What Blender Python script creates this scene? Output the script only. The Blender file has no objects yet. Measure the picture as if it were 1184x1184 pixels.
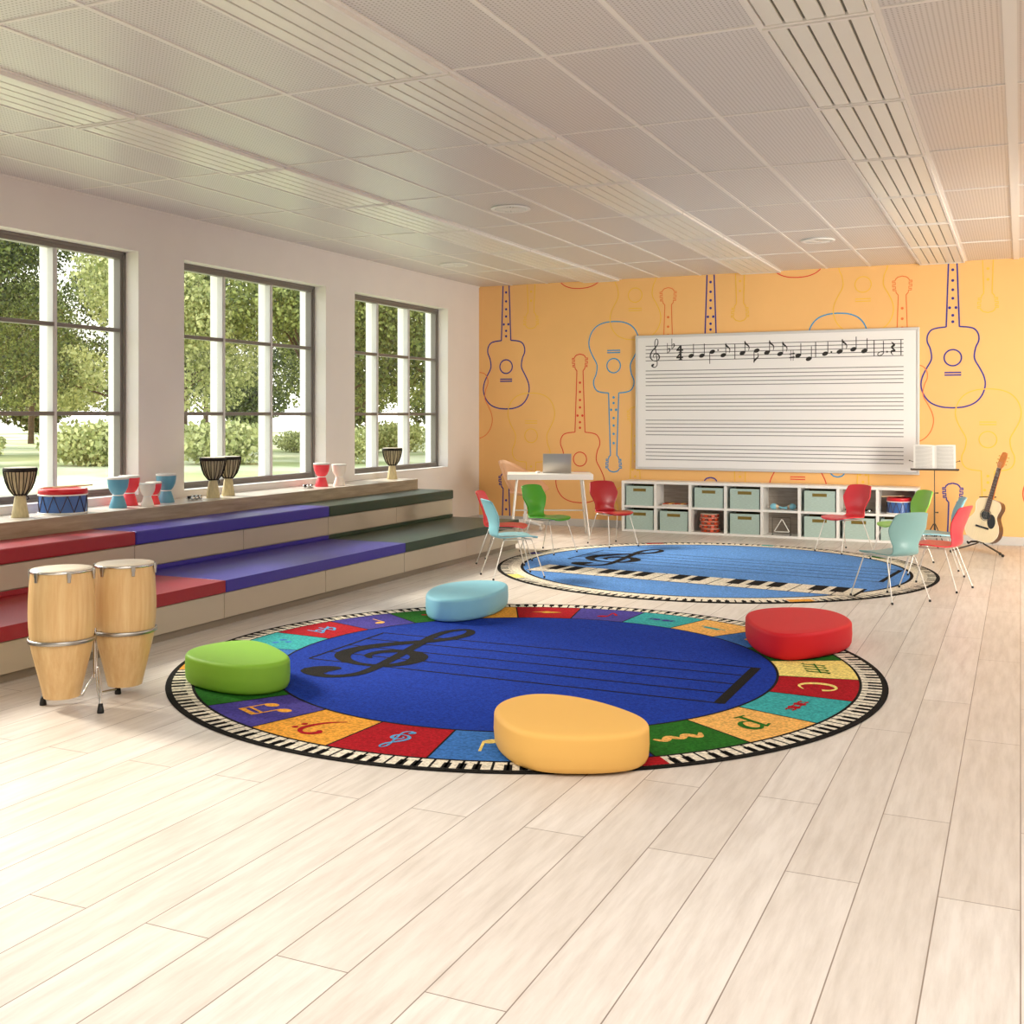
import bpy, math, random
from mathutils import Vector, Matrix
random.seed(7)
SC = bpy.context.scene
COL = SC.collection
PI = math.pi
R = math.radians

# ------------------------------------------------------------------ materials
def new_mat(name):
    m = bpy.data.materials.new(name); m.use_nodes = True
    return m, m.node_tree, m.node_tree.nodes, m.node_tree.links

def srgb(h):
    h = h.lstrip('#')
    c = [int(h[i:i+2], 16)/255 for i in (0, 2, 4)]
    return tuple(((x/12.92) if x <= .04045 else ((x+.055)/1.055)**2.4) for x in c) + (1,)

def pm(name, col, rough=.5, metal=0, noise=0, nscale=40, bump=0, bscale=200, coat=0, spec=.5, stretch=None, sheen=0):
    m, t, N, L = new_mat(name)
    b = N['Principled BSDF']
    c = srgb(col) if isinstance(col, str) else col
    b.inputs['Base Color'].default_value = c
    b.inputs['Roughness'].default_value = rough
    b.inputs['Metallic'].default_value = metal
    b.inputs['Coat Weight'].default_value = coat
    b.inputs['Specular IOR Level'].default_value = spec
    if sheen: b.inputs['Sheen Weight'].default_value = sheen
    tc = N.new('ShaderNodeTexCoord'); mp = N.new('ShaderNodeMapping')
    L.new(tc.outputs['Object'], mp.inputs['Vector'])
    if stretch: mp.inputs['Scale'].default_value = stretch
    if noise:
        n = N.new('ShaderNodeTexNoise'); n.inputs['Scale'].default_value = nscale; n.inputs['Detail'].default_value = 5
        L.new(mp.outputs['Vector'], n.inputs['Vector'])
        r = N.new('ShaderNodeMapRange'); r.inputs['From Min'].default_value = .3; r.inputs['From Max'].default_value = .7
        r.inputs['To Min'].default_value = 1-noise; r.inputs['To Max'].default_value = 1+noise
        L.new(n.outputs['Fac'], r.inputs['Value'])
        mx = N.new('ShaderNodeVectorMath'); mx.operation = 'SCALE'
        mx.inputs[0].default_value = c[:3]
        L.new(r.outputs['Result'], mx.inputs['Scale'])
        L.new(mx.outputs['Vector'], b.inputs['Base Color'])
    if bump:
        n2 = N.new('ShaderNodeTexNoise'); n2.inputs['Scale'].default_value = bscale; n2.inputs['Detail'].default_value = 3
        L.new(mp.outputs['Vector'], n2.inputs['Vector'])
        bp = N.new('ShaderNodeBump'); bp.inputs['Strength'].default_value = bump; bp.inputs['Distance'].default_value = .01
        L.new(n2.outputs['Fac'], bp.inputs['Height']); L.new(bp.outputs['Normal'], b.inputs['Normal'])
    return m

M = {}
M['wall'] = pm('wall_paint', '#ece7e3', .85, noise=.015, nscale=3, bump=.05, bscale=150)
M['orange'] = pm('orange_wallpaper', '#f4bf7a', .8, noise=.02, nscale=2)
M['navy_l'] = pm('mural_navy', '#2f2f92', .7)
M['red_l'] = pm('mural_red', '#e2452f', .7)
M['sky_l'] = pm('mural_sky_blue', '#3a97cc', .7)
M['coral_l'] = pm('mural_coral', '#ee7a3c', .7)
M['yel_l'] = pm('mural_yellow', '#f6c344', .7)
M['ceil'] = pm('ceiling_tile', '#cfc9c2', .55, noise=.02, nscale=4, bump=.1, bscale=300)
M['tbar'] = pm('ceiling_bar', '#f0ece6', .5)
M['slatw'] = pm('lamp_slat', '#ece9df', .3)
M['slatd'] = pm('lamp_gap', '#77776c', .5)
M['skirt'] = pm('skirting_grey', '#c9c5c0', .5)
M['white'] = pm('white_lacquer', '#f1efea', .35, noise=.01)
M['panel'] = pm('beige_panel', '#bfb29e', .45, noise=.015, nscale=6)
M['kick'] = pm('toe_kick', '#8d8172', .6)
M['dark_gap'] = pm('shadow_gap', '#1c1a1a', .8)
M['wframe'] = pm('window_frame_grey', '#7b756f', .45)
M['wwhite'] = pm('window_white', '#f4f3f1', .5)
M['wmull'] = pm('window_mullion_grey', '#cfcdcc', .4)
M['red_v'] = pm('red_vinyl', '#9e1a28', .34, noise=.04, nscale=60, bump=.35, bscale=220)
M['blue_v'] = pm('blue_vinyl', '#33289a', .34, noise=.04, nscale=60, bump=.35, bscale=220)
M['green_v'] = pm('green_vinyl', '#203c2a', .34, noise=.04, nscale=60, bump=.35, bscale=220)
M['ot_y'] = pm('yellow_leatherette', '#f8c46c', .55, spec=.25, bump=.06, bscale=400)
M['ot_g'] = pm('green_leatherette', '#86bb3a', .55, spec=.25, bump=.06, bscale=400)
M['ot_b'] = pm('sky_leatherette', '#8fd0e4', .55, spec=.25, bump=.06, bscale=400)
M['ot_r'] = pm('red_leatherette', '#d8202c', .55, spec=.25, bump=.06, bscale=400)
M['chrome'] = pm('chrome', '#d8d8d6', .18, metal=1)
M['steel'] = pm('brushed_steel', '#b4b2ae', .3, metal=1)
M['legw'] = pm('pale_leg_metal', '#dedad2', .3, metal=.6)
M['black'] = pm('black_plastic', '#161514', .5)
M['blackg'] = pm('black_gloss', '#0d0c0c', .18)
M['gunmetal'] = pm('dark_metal', '#4a4640', .4, metal=.6)
M['skin'] = pm('drum_skin', '#f0e4cf', .5, noise=.03, nscale=12)
M['rope'] = pm('black_rope', '#1d1813', .8, bump=.4, bscale=500)
M['djwood'] = pm('carved_pale_wood', '#cdbf93', .55, noise=.14, nscale=26, stretch=(3, 3, .6), bump=.2, bscale=120)
M['djbowl'] = pm('djembe_bowl_wood', '#b8ab88', .6, noise=.1, nscale=20)
M['tblue'] = pm('teal_blue_plastic', '#5f9fb8', .35)
M['tred'] = pm('coral_red_plastic', '#ec3f4b', .35)
M['tcream'] = pm('cream_plastic', '#efe6da', .4)
M['brass'] = pm('brass', '#c7a256', .3, metal=1)
M['drumblue'] = pm('drum_blue', '#4169aa', .3)
M['drumred'] = pm('drum_red', '#d41f2c', .35)
M['cord'] = pm('dark_cord', '#4b3a35', .7)
M['stick'] = pm('pale_stick', '#e7c9a2', .5)
M['bin'] = pm('sage_bin_fabric', '#b2c8bf', .9, noise=.12, nscale=30, stretch=(1, 1, 9), bump=.35, bscale=90)
M['binrim'] = pm('bin_inside_brown', '#6a5a33', .8)
M['binslot'] = pm('bin_handle_brass', '#8e7a3c', .4, metal=.5)
M['tamb'] = pm('tambourine_orange', '#cf4a22', .4)
M['paper'] = pm('paper', '#dddbd5', .7)
M['ink'] = pm('ink', '#24221f', .6)
M['inkg'] = pm('grey_ink', '#8a8784', .7)
M['staffk'] = pm('staff_line', '#5f5b59', .6)
M['board'] = pm('whiteboard_surface', '#efedeb', .4)
M['bframe'] = pm('board_aluminium', '#d3d2d0', .4, metal=.15)
M['ch_red'] = pm('chair_dark_red', '#a81220', .32)
M['ch_coral'] = pm('chair_coral_red', '#e23b45', .34)
M['ch_green'] = pm('chair_green', '#3f9a1e', .34)
M['ch_lime'] = pm('chair_lime', '#8fce4a', .34)
M['ch_blue'] = pm('chair_sky_blue', '#86c1cf', .34)
M['ch_teal'] = pm('chair_grey_teal', '#7fa9a8', .34)
M['ch_orange'] = pm('chair_pale_orange', '#fcc295', .45)
M['spruce'] = pm('pale_spruce', '#efdcb4', .3, noise=.04, nscale=30, stretch=(6, 1, .3), coat=.3)
M['mahog'] = pm('brown_mahogany', '#4f2c14', .3, noise=.1, nscale=20, coat=.3)
M['rosew'] = pm('rosewood', '#4d3022', .45, noise=.1, nscale=30)
M['headst'] = pm('orange_headstock', '#c67a3f', .35, noise=.1, nscale=25)
M['alum'] = pm('laptop_aluminium', '#b9b2aa', .32, metal=.8)
M['screen'] = pm('laptop_screen', '#1b1b1e', .2)
M['bark'] = pm('bark', '#5d4a38', .9, noise=.25, nscale=6, bump=.6, bscale=12)

def wood_mat(name, c1, c2, stretch, scale=3, rough=.45, bump=.1):
    m, t, N, L = new_mat(name); b = N['Principled BSDF']
    tc = N.new('ShaderNodeTexCoord'); mp = N.new('ShaderNodeMapping'); mp.inputs['Scale'].default_value = stretch
    n = N.new('ShaderNodeTexNoise'); n.inputs['Scale'].default_value = scale; n.inputs['Detail'].default_value = 7; n.inputs['Roughness'].default_value = .62
    cr = N.new('ShaderNodeValToRGB')
    cr.color_ramp.elements[0].position = .32; cr.color_ramp.elements[0].color = srgb(c1)
    cr.color_ramp.elements[1].position = .68; cr.color_ramp.elements[1].color = srgb(c2)
    L.new(tc.outputs['Object'], mp.inputs['Vector']); L.new(mp.outputs['Vector'], n.inputs['Vector'])
    L.new(n.outputs['Fac'], cr.inputs['Fac']); L.new(cr.outputs['Color'], b.inputs['Base Color'])
    b.inputs['Roughness'].default_value = rough
    bp = N.new('ShaderNodeBump'); bp.inputs['Strength'].default_value = bump; bp.inputs['Distance'].default_value = .005
    L.new(n.outputs['Fac'], bp.inputs['Height']); L.new(bp.outputs['Normal'], b.inputs['Normal'])
    return m
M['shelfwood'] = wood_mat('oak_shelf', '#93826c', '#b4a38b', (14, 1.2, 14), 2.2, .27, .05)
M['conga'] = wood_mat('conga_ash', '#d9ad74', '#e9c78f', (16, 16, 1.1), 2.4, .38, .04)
M['shelftop_lit'] = wood_mat('oak_shelf_top_lit', '#d2c9be', '#e2dbd2', (14, 1.2, 14), 2.2, .25, .03)  # same oak paled: window light on the top face painted into the colour
M['cabback'] = wood_mat('cabinet_back_grain', '#94897e', '#b2a698', (1.5, 1, 22), 3, .6)
M['xylo'] = wood_mat('xylophone_wood', '#b4582c', '#d97b42', (4, 12, 4), 3, .4)

def floor_mat():
    m, t, N, L = new_mat('pale_plank_floor'); b = N['Principled BSDF']
    tc = N.new('ShaderNodeTexCoord'); mp = N.new('ShaderNodeMapping'); mp.inputs['Rotation'].default_value = (0, 0, PI/2)
    L.new(tc.outputs['Object'], mp.inputs['Vector'])
    br = N.new('ShaderNodeTexBrick')
    br.inputs['Scale'].default_value = 1; br.inputs['Brick Width'].default_value = 1.85; br.inputs['Row Height'].default_value = .235
    br.inputs['Mortar Size'].default_value = .0022; br.inputs['Mortar Smooth'].default_value = .2; br.offset = .37
    br.inputs['Color1'].default_value = srgb('#e8e1da'); br.inputs['Color2'].default_value = srgb('#ddd4cb'); br.inputs['Mortar'].default_value = srgb('#94857a')
    L.new(mp.outputs['Vector'], br.inputs['Vector'])
    mp2 = N.new('ShaderNodeMapping'); mp2.inputs['Scale'].default_value = (11, 1.1, 1)
    L.new(tc.outputs['Object'], mp2.inputs['Vector'])
    n = N.new('ShaderNodeTexNoise'); n.inputs['Scale'].default_value = 2.2; n.inputs['Detail'].default_value = 8; n.inputs['Roughness'].default_value = .65
    L.new(mp2.outputs['Vector'], n.inputs['Vector'])
    cr = N.new('ShaderNodeValToRGB')
    cr.color_ramp.elements[0].position = .3; cr.color_ramp.elements[0].color = (.74, .71, .68, 1)
    cr.color_ramp.elements[1].position = .62; cr.color_ramp.elements[1].color = (1, 1, 1, 1)
    L.new(n.outputs['Fac'], cr.inputs['Fac'])
    mx = N.new('ShaderNodeMix'); mx.data_type = 'RGBA'; mx.blend_type = 'MULTIPLY'; mx.inputs[0].default_value = .75
    L.new(br.outputs['Color'], mx.inputs[6]); L.new(cr.outputs['Color'], mx.inputs[7])
    L.new(mx.outputs[2], b.inputs['Base Color'])
    b.inputs['Roughness'].default_value = .38; b.inputs['Specular IOR Level'].default_value = .35
    bp = N.new('ShaderNodeBump'); bp.inputs['Strength'].default_value = .25; bp.inputs['Distance'].default_value = .002
    L.new(br.outputs['Fac'], bp.inputs['Height']); bp.invert = True
    L.new(bp.outputs['Normal'], b.inputs['Normal'])
    return m
M['floor'] = floor_mat()

def perf_ceiling():
    m, t, N, L = new_mat('perforated_ceiling_tile'); b = N['Principled BSDF']
    tc = N.new('ShaderNodeTexCoord')
    v = N.new('ShaderNodeTexVoronoi'); v.inputs['Scale'].default_value = 42; v.inputs['Randomness'].default_value = 0
    L.new(tc.outputs['Object'], v.inputs['Vector'])
    cr = N.new('ShaderNodeValToRGB')
    cr.color_ramp.elements[0].position = .22; cr.color_ramp.elements[0].color = srgb('#a39c94')
    cr.color_ramp.elements[1].position = .34; cr.color_ramp.elements[1].color = srgb('#dcd8d5')
    L.new(v.outputs['Distance'], cr.inputs['Fac']); L.new(cr.outputs['Color'], b.inputs['Base Color'])
    b.inputs['Roughness'].default_value = .35
    return m
M['perf'] = perf_ceiling()

def pile(name, col, var=.34):
    m = pm(name, col, .95, noise=var, nscale=75, bump=.5, bscale=260, spec=.15)
    return m
RUGC = {k: pile('rug_'+k, c) for k, c in dict(royal='#12369c', sky='#5f92d6', black='#1b1917', cream='#e9e0cd', purple='#4a4196', orange='#eba53f',
        red='#ab1220', teal='#3ba7a9', green='#23681c', yellow='#f2dc80', tan='#eeb563', blue='#3b73bd', lblue='#5f9fd0', navy='#262e86', gold='#d9a441', ltgrey='#cfc7b6').items()}

def glass_mat():
    m, t, N, L = new_mat('window_glass')
    for n in list(N): N.remove(n)
    o = N.new('ShaderNodeOutputMaterial'); tr = N.new('ShaderNodeBsdfTransparent'); gl = N.new('ShaderNodeBsdfGlossy')
    tr.inputs['Color'].default_value = (.97, .985, .97, 1); gl.inputs['Roughness'].default_value = .02
    lw = N.new('ShaderNodeLayerWeight'); lw.inputs['Blend'].default_value = .5
    pw = N.new('ShaderNodeMath'); pw.operation = 'POWER'; pw.inputs[1].default_value = 4; L.new(lw.outputs['Facing'], pw.inputs[0])
    fr = N.new('ShaderNodeMath'); fr.operation = 'MULTIPLY_ADD'; fr.inputs[1].default_value = .5; fr.inputs[2].default_value = .03; L.new(pw.outputs[0], fr.inputs[0])
    mx = N.new('ShaderNodeMixShader')
    L.new(fr.outputs[0], mx.inputs[0]); L.new(tr.outputs[0], mx.inputs[1]); L.new(gl.outputs[0], mx.inputs[2]); L.new(mx.outputs[0], o.inputs[0])
    return m
M['glass'] = glass_mat()

def leaf_mat(name, c1, c2):
    m, t, N, L = new_mat(name); b = N['Principled BSDF']
    g = N.new('ShaderNodeNewGeometry'); cr = N.new('ShaderNodeValToRGB')
    cr.color_ramp.elements[0].color = srgb(c1); cr.color_ramp.elements[1].color = srgb(c2)
    L.new(g.outputs['Random Per Island'], cr.inputs['Fac']); L.new(cr.outputs['Color'], b.inputs['Base Color'])
    b.inputs['Roughness'].default_value = .6
    o = N['Material Output']; tl = N.new('ShaderNodeBsdfTranslucent'); L.new(cr.outputs['Color'], tl.inputs['Color'])
    mx = N.new('ShaderNodeMixShader'); mx.inputs[0].default_value = .2
    L.new(b.outputs[0], mx.inputs[1]); L.new(tl.outputs[0], mx.inputs[2]); L.new(mx.outputs[0], o.inputs[0])
    return m
M['leafA'] = leaf_mat('leaves_mid_green', '#3f4b22', '#a8b062')
M['leafB'] = leaf_mat('leaves_dark_green', '#283319', '#77823f')
M['leafC'] = leaf_mat('leaves_light_green', '#7c8749', '#dcdc9c')
def grass_mat():
    m, t, N, L = new_mat('lawn'); b = N['Principled BSDF']
    tc = N.new('ShaderNodeTexCoord'); n = N.new('ShaderNodeTexNoise'); n.inputs['Scale'].default_value = .16; n.inputs['Detail'].default_value = 9
    cr = N.new('ShaderNodeValToRGB'); cr.color_ramp.elements[0].position = .4; cr.color_ramp.elements[0].color = srgb('#939c66')
    cr.color_ramp.elements[1].position = .58; cr.color_ramp.elements[1].color = srgb('#ccceaa')
    L.new(tc.outputs['Object'], n.inputs['Vector']); L.new(n.outputs['Fac'], cr.inputs['Fac']); L.new(cr.outputs['Color'], b.inputs['Base Color'])
    b.inputs['Roughness'].default_value = .95
    return m
M['grass'] = grass_mat()

# ------------------------------------------------------------------ mesh builder
class MB:
    def __init__(s): s.v = []; s.f = []; s.m = []; s.sm = []
    def add(s, vs, fs, mat=0, smooth=False):
        b = len(s.v); s.v += [tuple(p) for p in vs]
        for f in fs: s.f.append(tuple(b+i for i in f)); s.m.append(mat); s.sm.append(smooth)
        return s
    def box(s, x0, x1, y0, y1, z0, z1, mat=0, T=None):
        vs = [Vector((x, y, z)) for x in (x0, x1) for y in (y0, y1) for z in (z0, z1)]
        if T: vs = [T @ v for v in vs]
        return s.add(vs, [(0, 1, 3, 2), (4, 6, 7, 5), (0, 4, 5, 1), (2, 3, 7, 6), (0, 2, 6, 4), (1, 5, 7, 3)], mat)
    def tube(s, pts, r, n=8, mat=0, closed=False, caps=True):
        pts = [Vector(p) for p in pts]; k = len(pts)
        rs = r if isinstance(r, (list, tuple)) else [r]*k
        vs = []; prev = None
        for i, p in enumerate(pts):
            if closed: d = pts[(i+1) % k]-pts[i-1]
            else: d = pts[min(i+1, k-1)]-pts[max(i-1, 0)]
            if d.length < 1e-9: d = Vector((0, 0, 1))
            d.normalize()
            if prev is None:
                a = Vector((0, 0, 1)) if abs(d.z) < .9 else Vector((1, 0, 0))
                u = d.cross(a).normalized()
            else:
                u = prev-d*prev.dot(d)
                u = u.normalized() if u.length > 1e-6 else d.orthogonal().normalized()
            prev = u; w = d.cross(u)
            for j in range(n):
                a = 2*PI*j/n; vs.append(p+(u*math.cos(a)+w*math.sin(a))*rs[i])
        fs = []
        for i in range(k if closed else k-1):
            for j in range(n):
                a = i*n+j; b = i*n+(j+1) % n; c = ((i+1) % k)*n+(j+1) % n; d = ((i+1) % k)*n+j
                fs.append((a, b, c, d))
        s.add(vs, fs, mat, True)
        if caps and not closed:
            s.add(vs[:n], [tuple(reversed(range(n)))], mat); s.add(vs[-n:], [tuple(range(n))], mat)
        return s
    def lathe(s, prof, n=32, mat=0, c=(0, 0, 0), T=None, smooth=True):
        vs = []
        for r, z in prof:
            for j in range(n):
                a = 2*PI*j/n; v = Vector((r*math.cos(a), r*math.sin(a), z))
                if T: v = T @ v
                vs.append(v+Vector(c))
        fs = []
        for i in range(len(prof)-1):
            for j in range(n):
                fs.append((i*n+j, i*n+(j+1) % n, (i+1)*n+(j+1) % n, (i+1)*n+j))
        return s.add(vs, fs, mat, smooth)
    def disc(s, r, z, n=32, mat=0, c=(0, 0, 0), T=None, up=True):
        vs = []
        for j in range(n):
            v = Vector((r*math.cos(2*PI*j/n), r*math.sin(2*PI*j/n), z))
            if T: v = T @ v
            vs.append(v+Vector(c))
        return s.add(vs, [tuple(range(n)) if up else tuple(reversed(range(n)))], mat)
    def prism(s, loop, z0, z1, mat=0, fn=None, mat_side=None):
        """loop of (x,y), extruded z0..z1; fn maps (x,y,z)->Vector"""
        fn = fn or (lambda x, y, z: Vector((x, y, z)))
        n = len(loop)
        lo = [fn(x, y, z0) for x, y in loop]; hi = [fn(x, y, z1) for x, y in loop]
        s.add(hi, [tuple(range(n))], mat); s.add(lo, [tuple(reversed(range(n)))], mat)
        s.add(lo+hi, [(i, (i+1) % n, n+(i+1) % n, n+i) for i in range(n)], mat if mat_side is None else mat_side, True)
        return s
    def ribbon(s, pts, w, fn, mat=0, closed=False):
        """flat band along 2D pts; fn maps (x,y)->3D"""
        k = len(pts); ws = w if isinstance(w, (list, tuple)) else [w]*k
        vs = []
        for i in range(k):
            a = pts[i-1] if (i > 0 or closed) else pts[i]; b = pts[(i+1) % k] if (i < k-1 or closed) else pts[i]
            dx, dy = b[0]-a[0], b[1]-a[1]; l = math.hypot(dx, dy) or 1
            nx, ny = -dy/l, dx/l; h = ws[i]/2
            vs += [fn(pts[i][0]+nx*h, pts[i][1]+ny*h), fn(pts[i][0]-nx*h, pts[i][1]-ny*h)]
        fs = [(2*i, 2*i+1, 2*((i+1) % k)+1, 2*((i+1) % k)) for i in range(k if closed else k-1)]
        return s.add(vs, fs, mat)
    def poly(s, pts, fn, mat=0): return s.add([fn(*p) for p in pts], [tuple(range(len(pts)))], mat)
    def sphere(s, c, r, n=12, mat=0, sc=(1, 1, 1), T=None):
        prof = []
        for i in range(n//2+1):
            a = -PI/2+PI*i/(n//2); prof.append((max(math.cos(a), .001)*r, math.sin(a)*r))
        vs = []
        for rr, z in prof:
            for j in range(n):
                a = 2*PI*j/n; v = Vector((rr*math.cos(a)*sc[0], rr*math.sin(a)*sc[1], z*sc[2]))
                if T: v = T @ v
                vs.append(v+Vector(c))
        fs = [(i*n+j, i*n+(j+1) % n, (i+1)*n+(j+1) % n, (i+1)*n+j) for i in range(len(prof)-1) for j in range(n)]
        return s.add(vs, fs, mat, True)
    def build(s, name, mats, parent=None, bevel=0, loc=None, seg=2):
        me = bpy.data.meshes.new(name); me.from_pydata(s.v, [], s.f)
        mats = mats if isinstance(mats, (list, tuple)) else [mats]
        for m in mats: me.materials.append(M[m] if isinstance(m, str) else m)
        me.polygons.foreach_set('material_index', s.m); me.polygons.foreach_set('use_smooth', s.sm)
        me.update()
        o = bpy.data.objects.new(name, me); COL.objects.link(o)
        if parent: o.parent = parent
        if loc: o.location = loc
        if bevel:
            b = o.modifiers.new('bevel', 'BEVEL'); b.width = bevel; b.segments = seg; b.limit_method = 'ANGLE'; b.angle_limit = R(50)
        return o

def thing(name, label, cat, loc=(0, 0, 0), rz=0, group=None):
    o = bpy.data.objects.new(name, None); COL.objects.link(o); o.empty_display_size = .1
    o.location = loc; o.rotation_euler = (0, 0, rz); tag(o, label, cat, group); return o
def tag(o, label, cat, group=None, kind=None):
    o['label'] = label; o['category'] = cat
    if group: o['group'] = group
    if kind: o['kind'] = kind
    return o
def struct(o): o['kind'] = 'structure'; return o
def dup(root, loc, rz=None, label=None, group=None, recolor=None):
    def cp(o, par):
        c = o.copy(); COL.objects.link(c)
        if par: c.parent = par
        if recolor and c.type == 'MESH':
            for i, sl in enumerate(o.data.materials):
                if sl and sl.name in recolor:
                    c.data = o.data.copy(); break
            for i, sl in enumerate(c.data.materials):
                if sl.name in recolor: c.data.materials[i] = recolor[sl.name]
        for ch in list(KIDS.get(o.name, [])):
            cc = cp(ch, c); KIDS.setdefault(c.name, []).append(cc)
        return c
    r = cp(root, None); r.location = loc
    if rz is not None: r.rotation_euler = (0, 0, rz)
    if label: r['label'] = label
    if group: r['group'] = group
    return r
KIDS = {}
def index_kids():
    KIDS.clear()
    for o in COL.objects:
        if o.parent: KIDS.setdefault(o.parent.name, []).append(o)

def catmull(pts, n=8, closed=False):
    out = []; k = len(pts); D = len(pts[0])
    rng = range(k if closed else k-1)
    for i in rng:
        p0 = pts[i-1] if (i > 0 or closed) else pts[i]; p1 = pts[i]; p2 = pts[(i+1) % k]
        p3 = pts[(i+2) % k] if (closed or i+2 < k) else p2
        for j in range(n):
            t = j/n
            out.append(tuple(.5*((2*p1[d])+(-p0[d]+p2[d])*t+(2*p0[d]-5*p1[d]+4*p2[d]-p3[d])*t*t+(-p0[d]+3*p1[d]-3*p2[d]+p3[d])*t**3) for d in range(D)))
    if not closed: out.append(tuple(pts[-1]))
    return out

# ------------------------------------------------------------------ musical shapes (x right, y up, staff spacing 1, bottom line y=0)
CLEF = catmull([(-.3, .62, .10), (-.58, .95, .20), (-.42, 1.5, .30), (.15, 1.75, .34), (.75, 1.42, .42), (.95, .75, .40), (.65, .12, .28), (0, -.12, .20), (-.8, .15, .30), (-1.3, .85, .42),
    (-1.2, 1.75, .42), (-.65, 2.6, .38), (.1, 3.35, .34), (.55, 4.1, .30), (.6, 4.85, .26), (.3, 5.3, .18), (-.08, 4.95, .24), (-.2, 4.1, .26), (0, 2.7, .26), (.25, 1.0, .26), (.42, -.5, .26), (.33, -1.2, .26),
    (-.1, -1.6, .24), (-.6, -1.55, .34), (-.86, -1.2, .66), (-.55, -.98, .62), (-.38, -1.0, .3)], 5)
BASS = catmull([(-.6, .55, .2), (-.85, .9, .45), (-.55, 1.3, .4), (0, 1.35, .26), (.45, .9, .32), (.45, .2, .36), (.1, -.7, .26), (-.7, -1.5, .1)], 6)
def stroke(mb, pts, fn, mat, scale=1, ox=0, oy=0, wk=1, lift=None):
    if lift:
        f_, c_ = fn, [0]
        def fn(x, y):
            c_[0] += 1; return f_(x, y)+Vector(lift)*(c_[0]*2e-6)
    mb.ribbon([(ox+p[0]*scale, oy+p[1]*scale) for p in pts], [p[2]*scale*wk for p in pts], fn, mat)
def ellipse(cx, cy, a, b, rot=0, n=18):
    return [(cx+a*math.cos(t)*math.cos(rot)-b*math.sin(t)*math.sin(rot), cy+a*math.cos(t)*math.sin(rot)+b*math.sin(t)*math.cos(rot)) for t in [2*PI*i/n for i in range(n)]]

# ------------------------------------------------------------------ room
WX, WY, CH = -6.93, 14.03, 3.305
XR, YB = 4.2, -3.0
XO = -7.25
b = MB(); b.box(WX-.32, XR+.2, YB-.2, WY+.2, -.12, 0)
fl = struct(b.build('floor', 'floor'))

# left wall with openings
WINS = [(-.6, 1.68), (2.256, 4.536), (5.11, 7.39), (7.965, 10.237), (10.819, 13.095)]
ZS, ZT = .81, 2.915
b = MB()
ys = [YB-.2]+[v for w in WINS for v in w]+[WY+.2]
for i in range(0, len(ys), 2): b.box(XO, WX, ys[i], ys[i+1], ZS, ZT)
b.box(XO, WX, ys[0], ys[-1], 0, ZS); b.box(XO, WX, ys[0], ys[-1], ZT, CH+.1)
struct(b.build('wall_left', 'wall'))
b = MB(); b.box(XR, XR+.2, YB, WY+.2, 0, CH+.1); struct(b.build('wall_right', 'wall'))
b = MB(); b.box(WX, XR+.2, YB-.2, YB, 0, CH+.1); struct(b.build('wall_rear', 'wall'))

# windows
for wi, (y0, y1) in enumerate(WINS):
    XF0, XF1 = -7.16, -7.085
    b = MB(); fw = .062
    b.box(XF0, XF1, y0, y1, ZT-fw, ZT); b.box(XF0, XF1, y0, y1, ZS, ZS+fw)
    b.box(XF0, XF1, y0, y0+fw*.9, ZS+fw, ZT-fw); b.box(XF0, XF1, y1-fw*.9, y1, ZS+fw, ZT-fw)
    b.box(XF1, XF1+.012, y0, y1, ZT-fw*.45, ZT); b.box(XF1, XF1+.012, y0, y1, ZS, ZS+fw*.45)
    b.box(XF1, XF1+.012, y1-.028, y1, ZS, ZT)
    w = struct(b.build('window_%d' % (wi+1), 'wframe', bevel=.003))
    th = (y1-y0)/3
    for k in (1, 2):
        yc = y0+th*k
        b = MB(); b.box(XF0, XF1-.008, yc-.022, yc+.022, ZS+fw, ZT-fw, 0); b.box(XF1-.008, XF1, yc-.012, yc+.012, ZS+fw, ZT-fw, 0)
        b.build('mullion', 'wmull', w, bevel=.003)
        b = MB(); b.box(XO+.005, XF0-.001, yc-.02, yc+.02, ZS+.02, ZT-.02, 0)
        b.build('outer_fin', 'wwhite', w)
    for zc in (1.513, 2.235):
        b = MB(); b.box(XF0+.01, XF1-.006, y0+.05, y1-.05, zc-.017, zc+.017)
        b.build('transom', 'wframe', w, bevel=.003)
    b = MB(); b.add([(-7.12, y0+.03, ZS+.03), (-7.12, y1-.03, ZS+.03), (-7.12, y1-.03, ZT-.03), (-7.12, y0+.03, ZT-.03)], [(0, 1, 2, 3)]); b.build('pane', 'glass', w)
    b = MB(); b.box(XO-.02, XF0, y1-.004, y1, ZS, ZT); b.box(XF0, WX, y0+.0, y1, ZS-.002, ZS+.006)
    b.build('white_reveal', 'wwhite', w)

# ceiling : tiles, cross bars, runners
b = MB(); b.box(WX-.02, XR+.02, YB-.02, WY+.02, CH, CH+.1, 0)
run = [-6.42, -5.89, -5.36, -4.83, -4.30, -3.75, -3.23, -2.71, -2.165, -1.655, -1.10, -.58, -.045, .49, 1.03, 1.56, 2.09, 2.62, 3.15, 3.68]
for x in run: b.box(x-.014, x+.014, YB, WY, CH-.006, CH, 1)
yy = WY
crossy = []
while yy > YB:
    yy -= 1.48; crossy.append(yy); b.box(WX, XR, yy-.010, yy+.010, CH-.005, CH, 1)
for x in (-.045, -5.36+.53*0): b.box(x-.03, x+.03, YB, WY, CH-.012, CH, 1)
b.box(WX, WX+.012, YB, WY, CH-.012, CH, 1)
struct(b.build('ceiling', ['perf', 'tbar']))
strips = [(-5.36, -4.83), (-3.23, -2.71), (-1.10, -.58), (1.03, 1.56)]
ends = [WY]+crossy
first = None
names = {0: 'strip nearest the windows', 1: 'strip left of centre', 2: 'strip toward the guitar', 3: 'strip by the right wall'}
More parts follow.
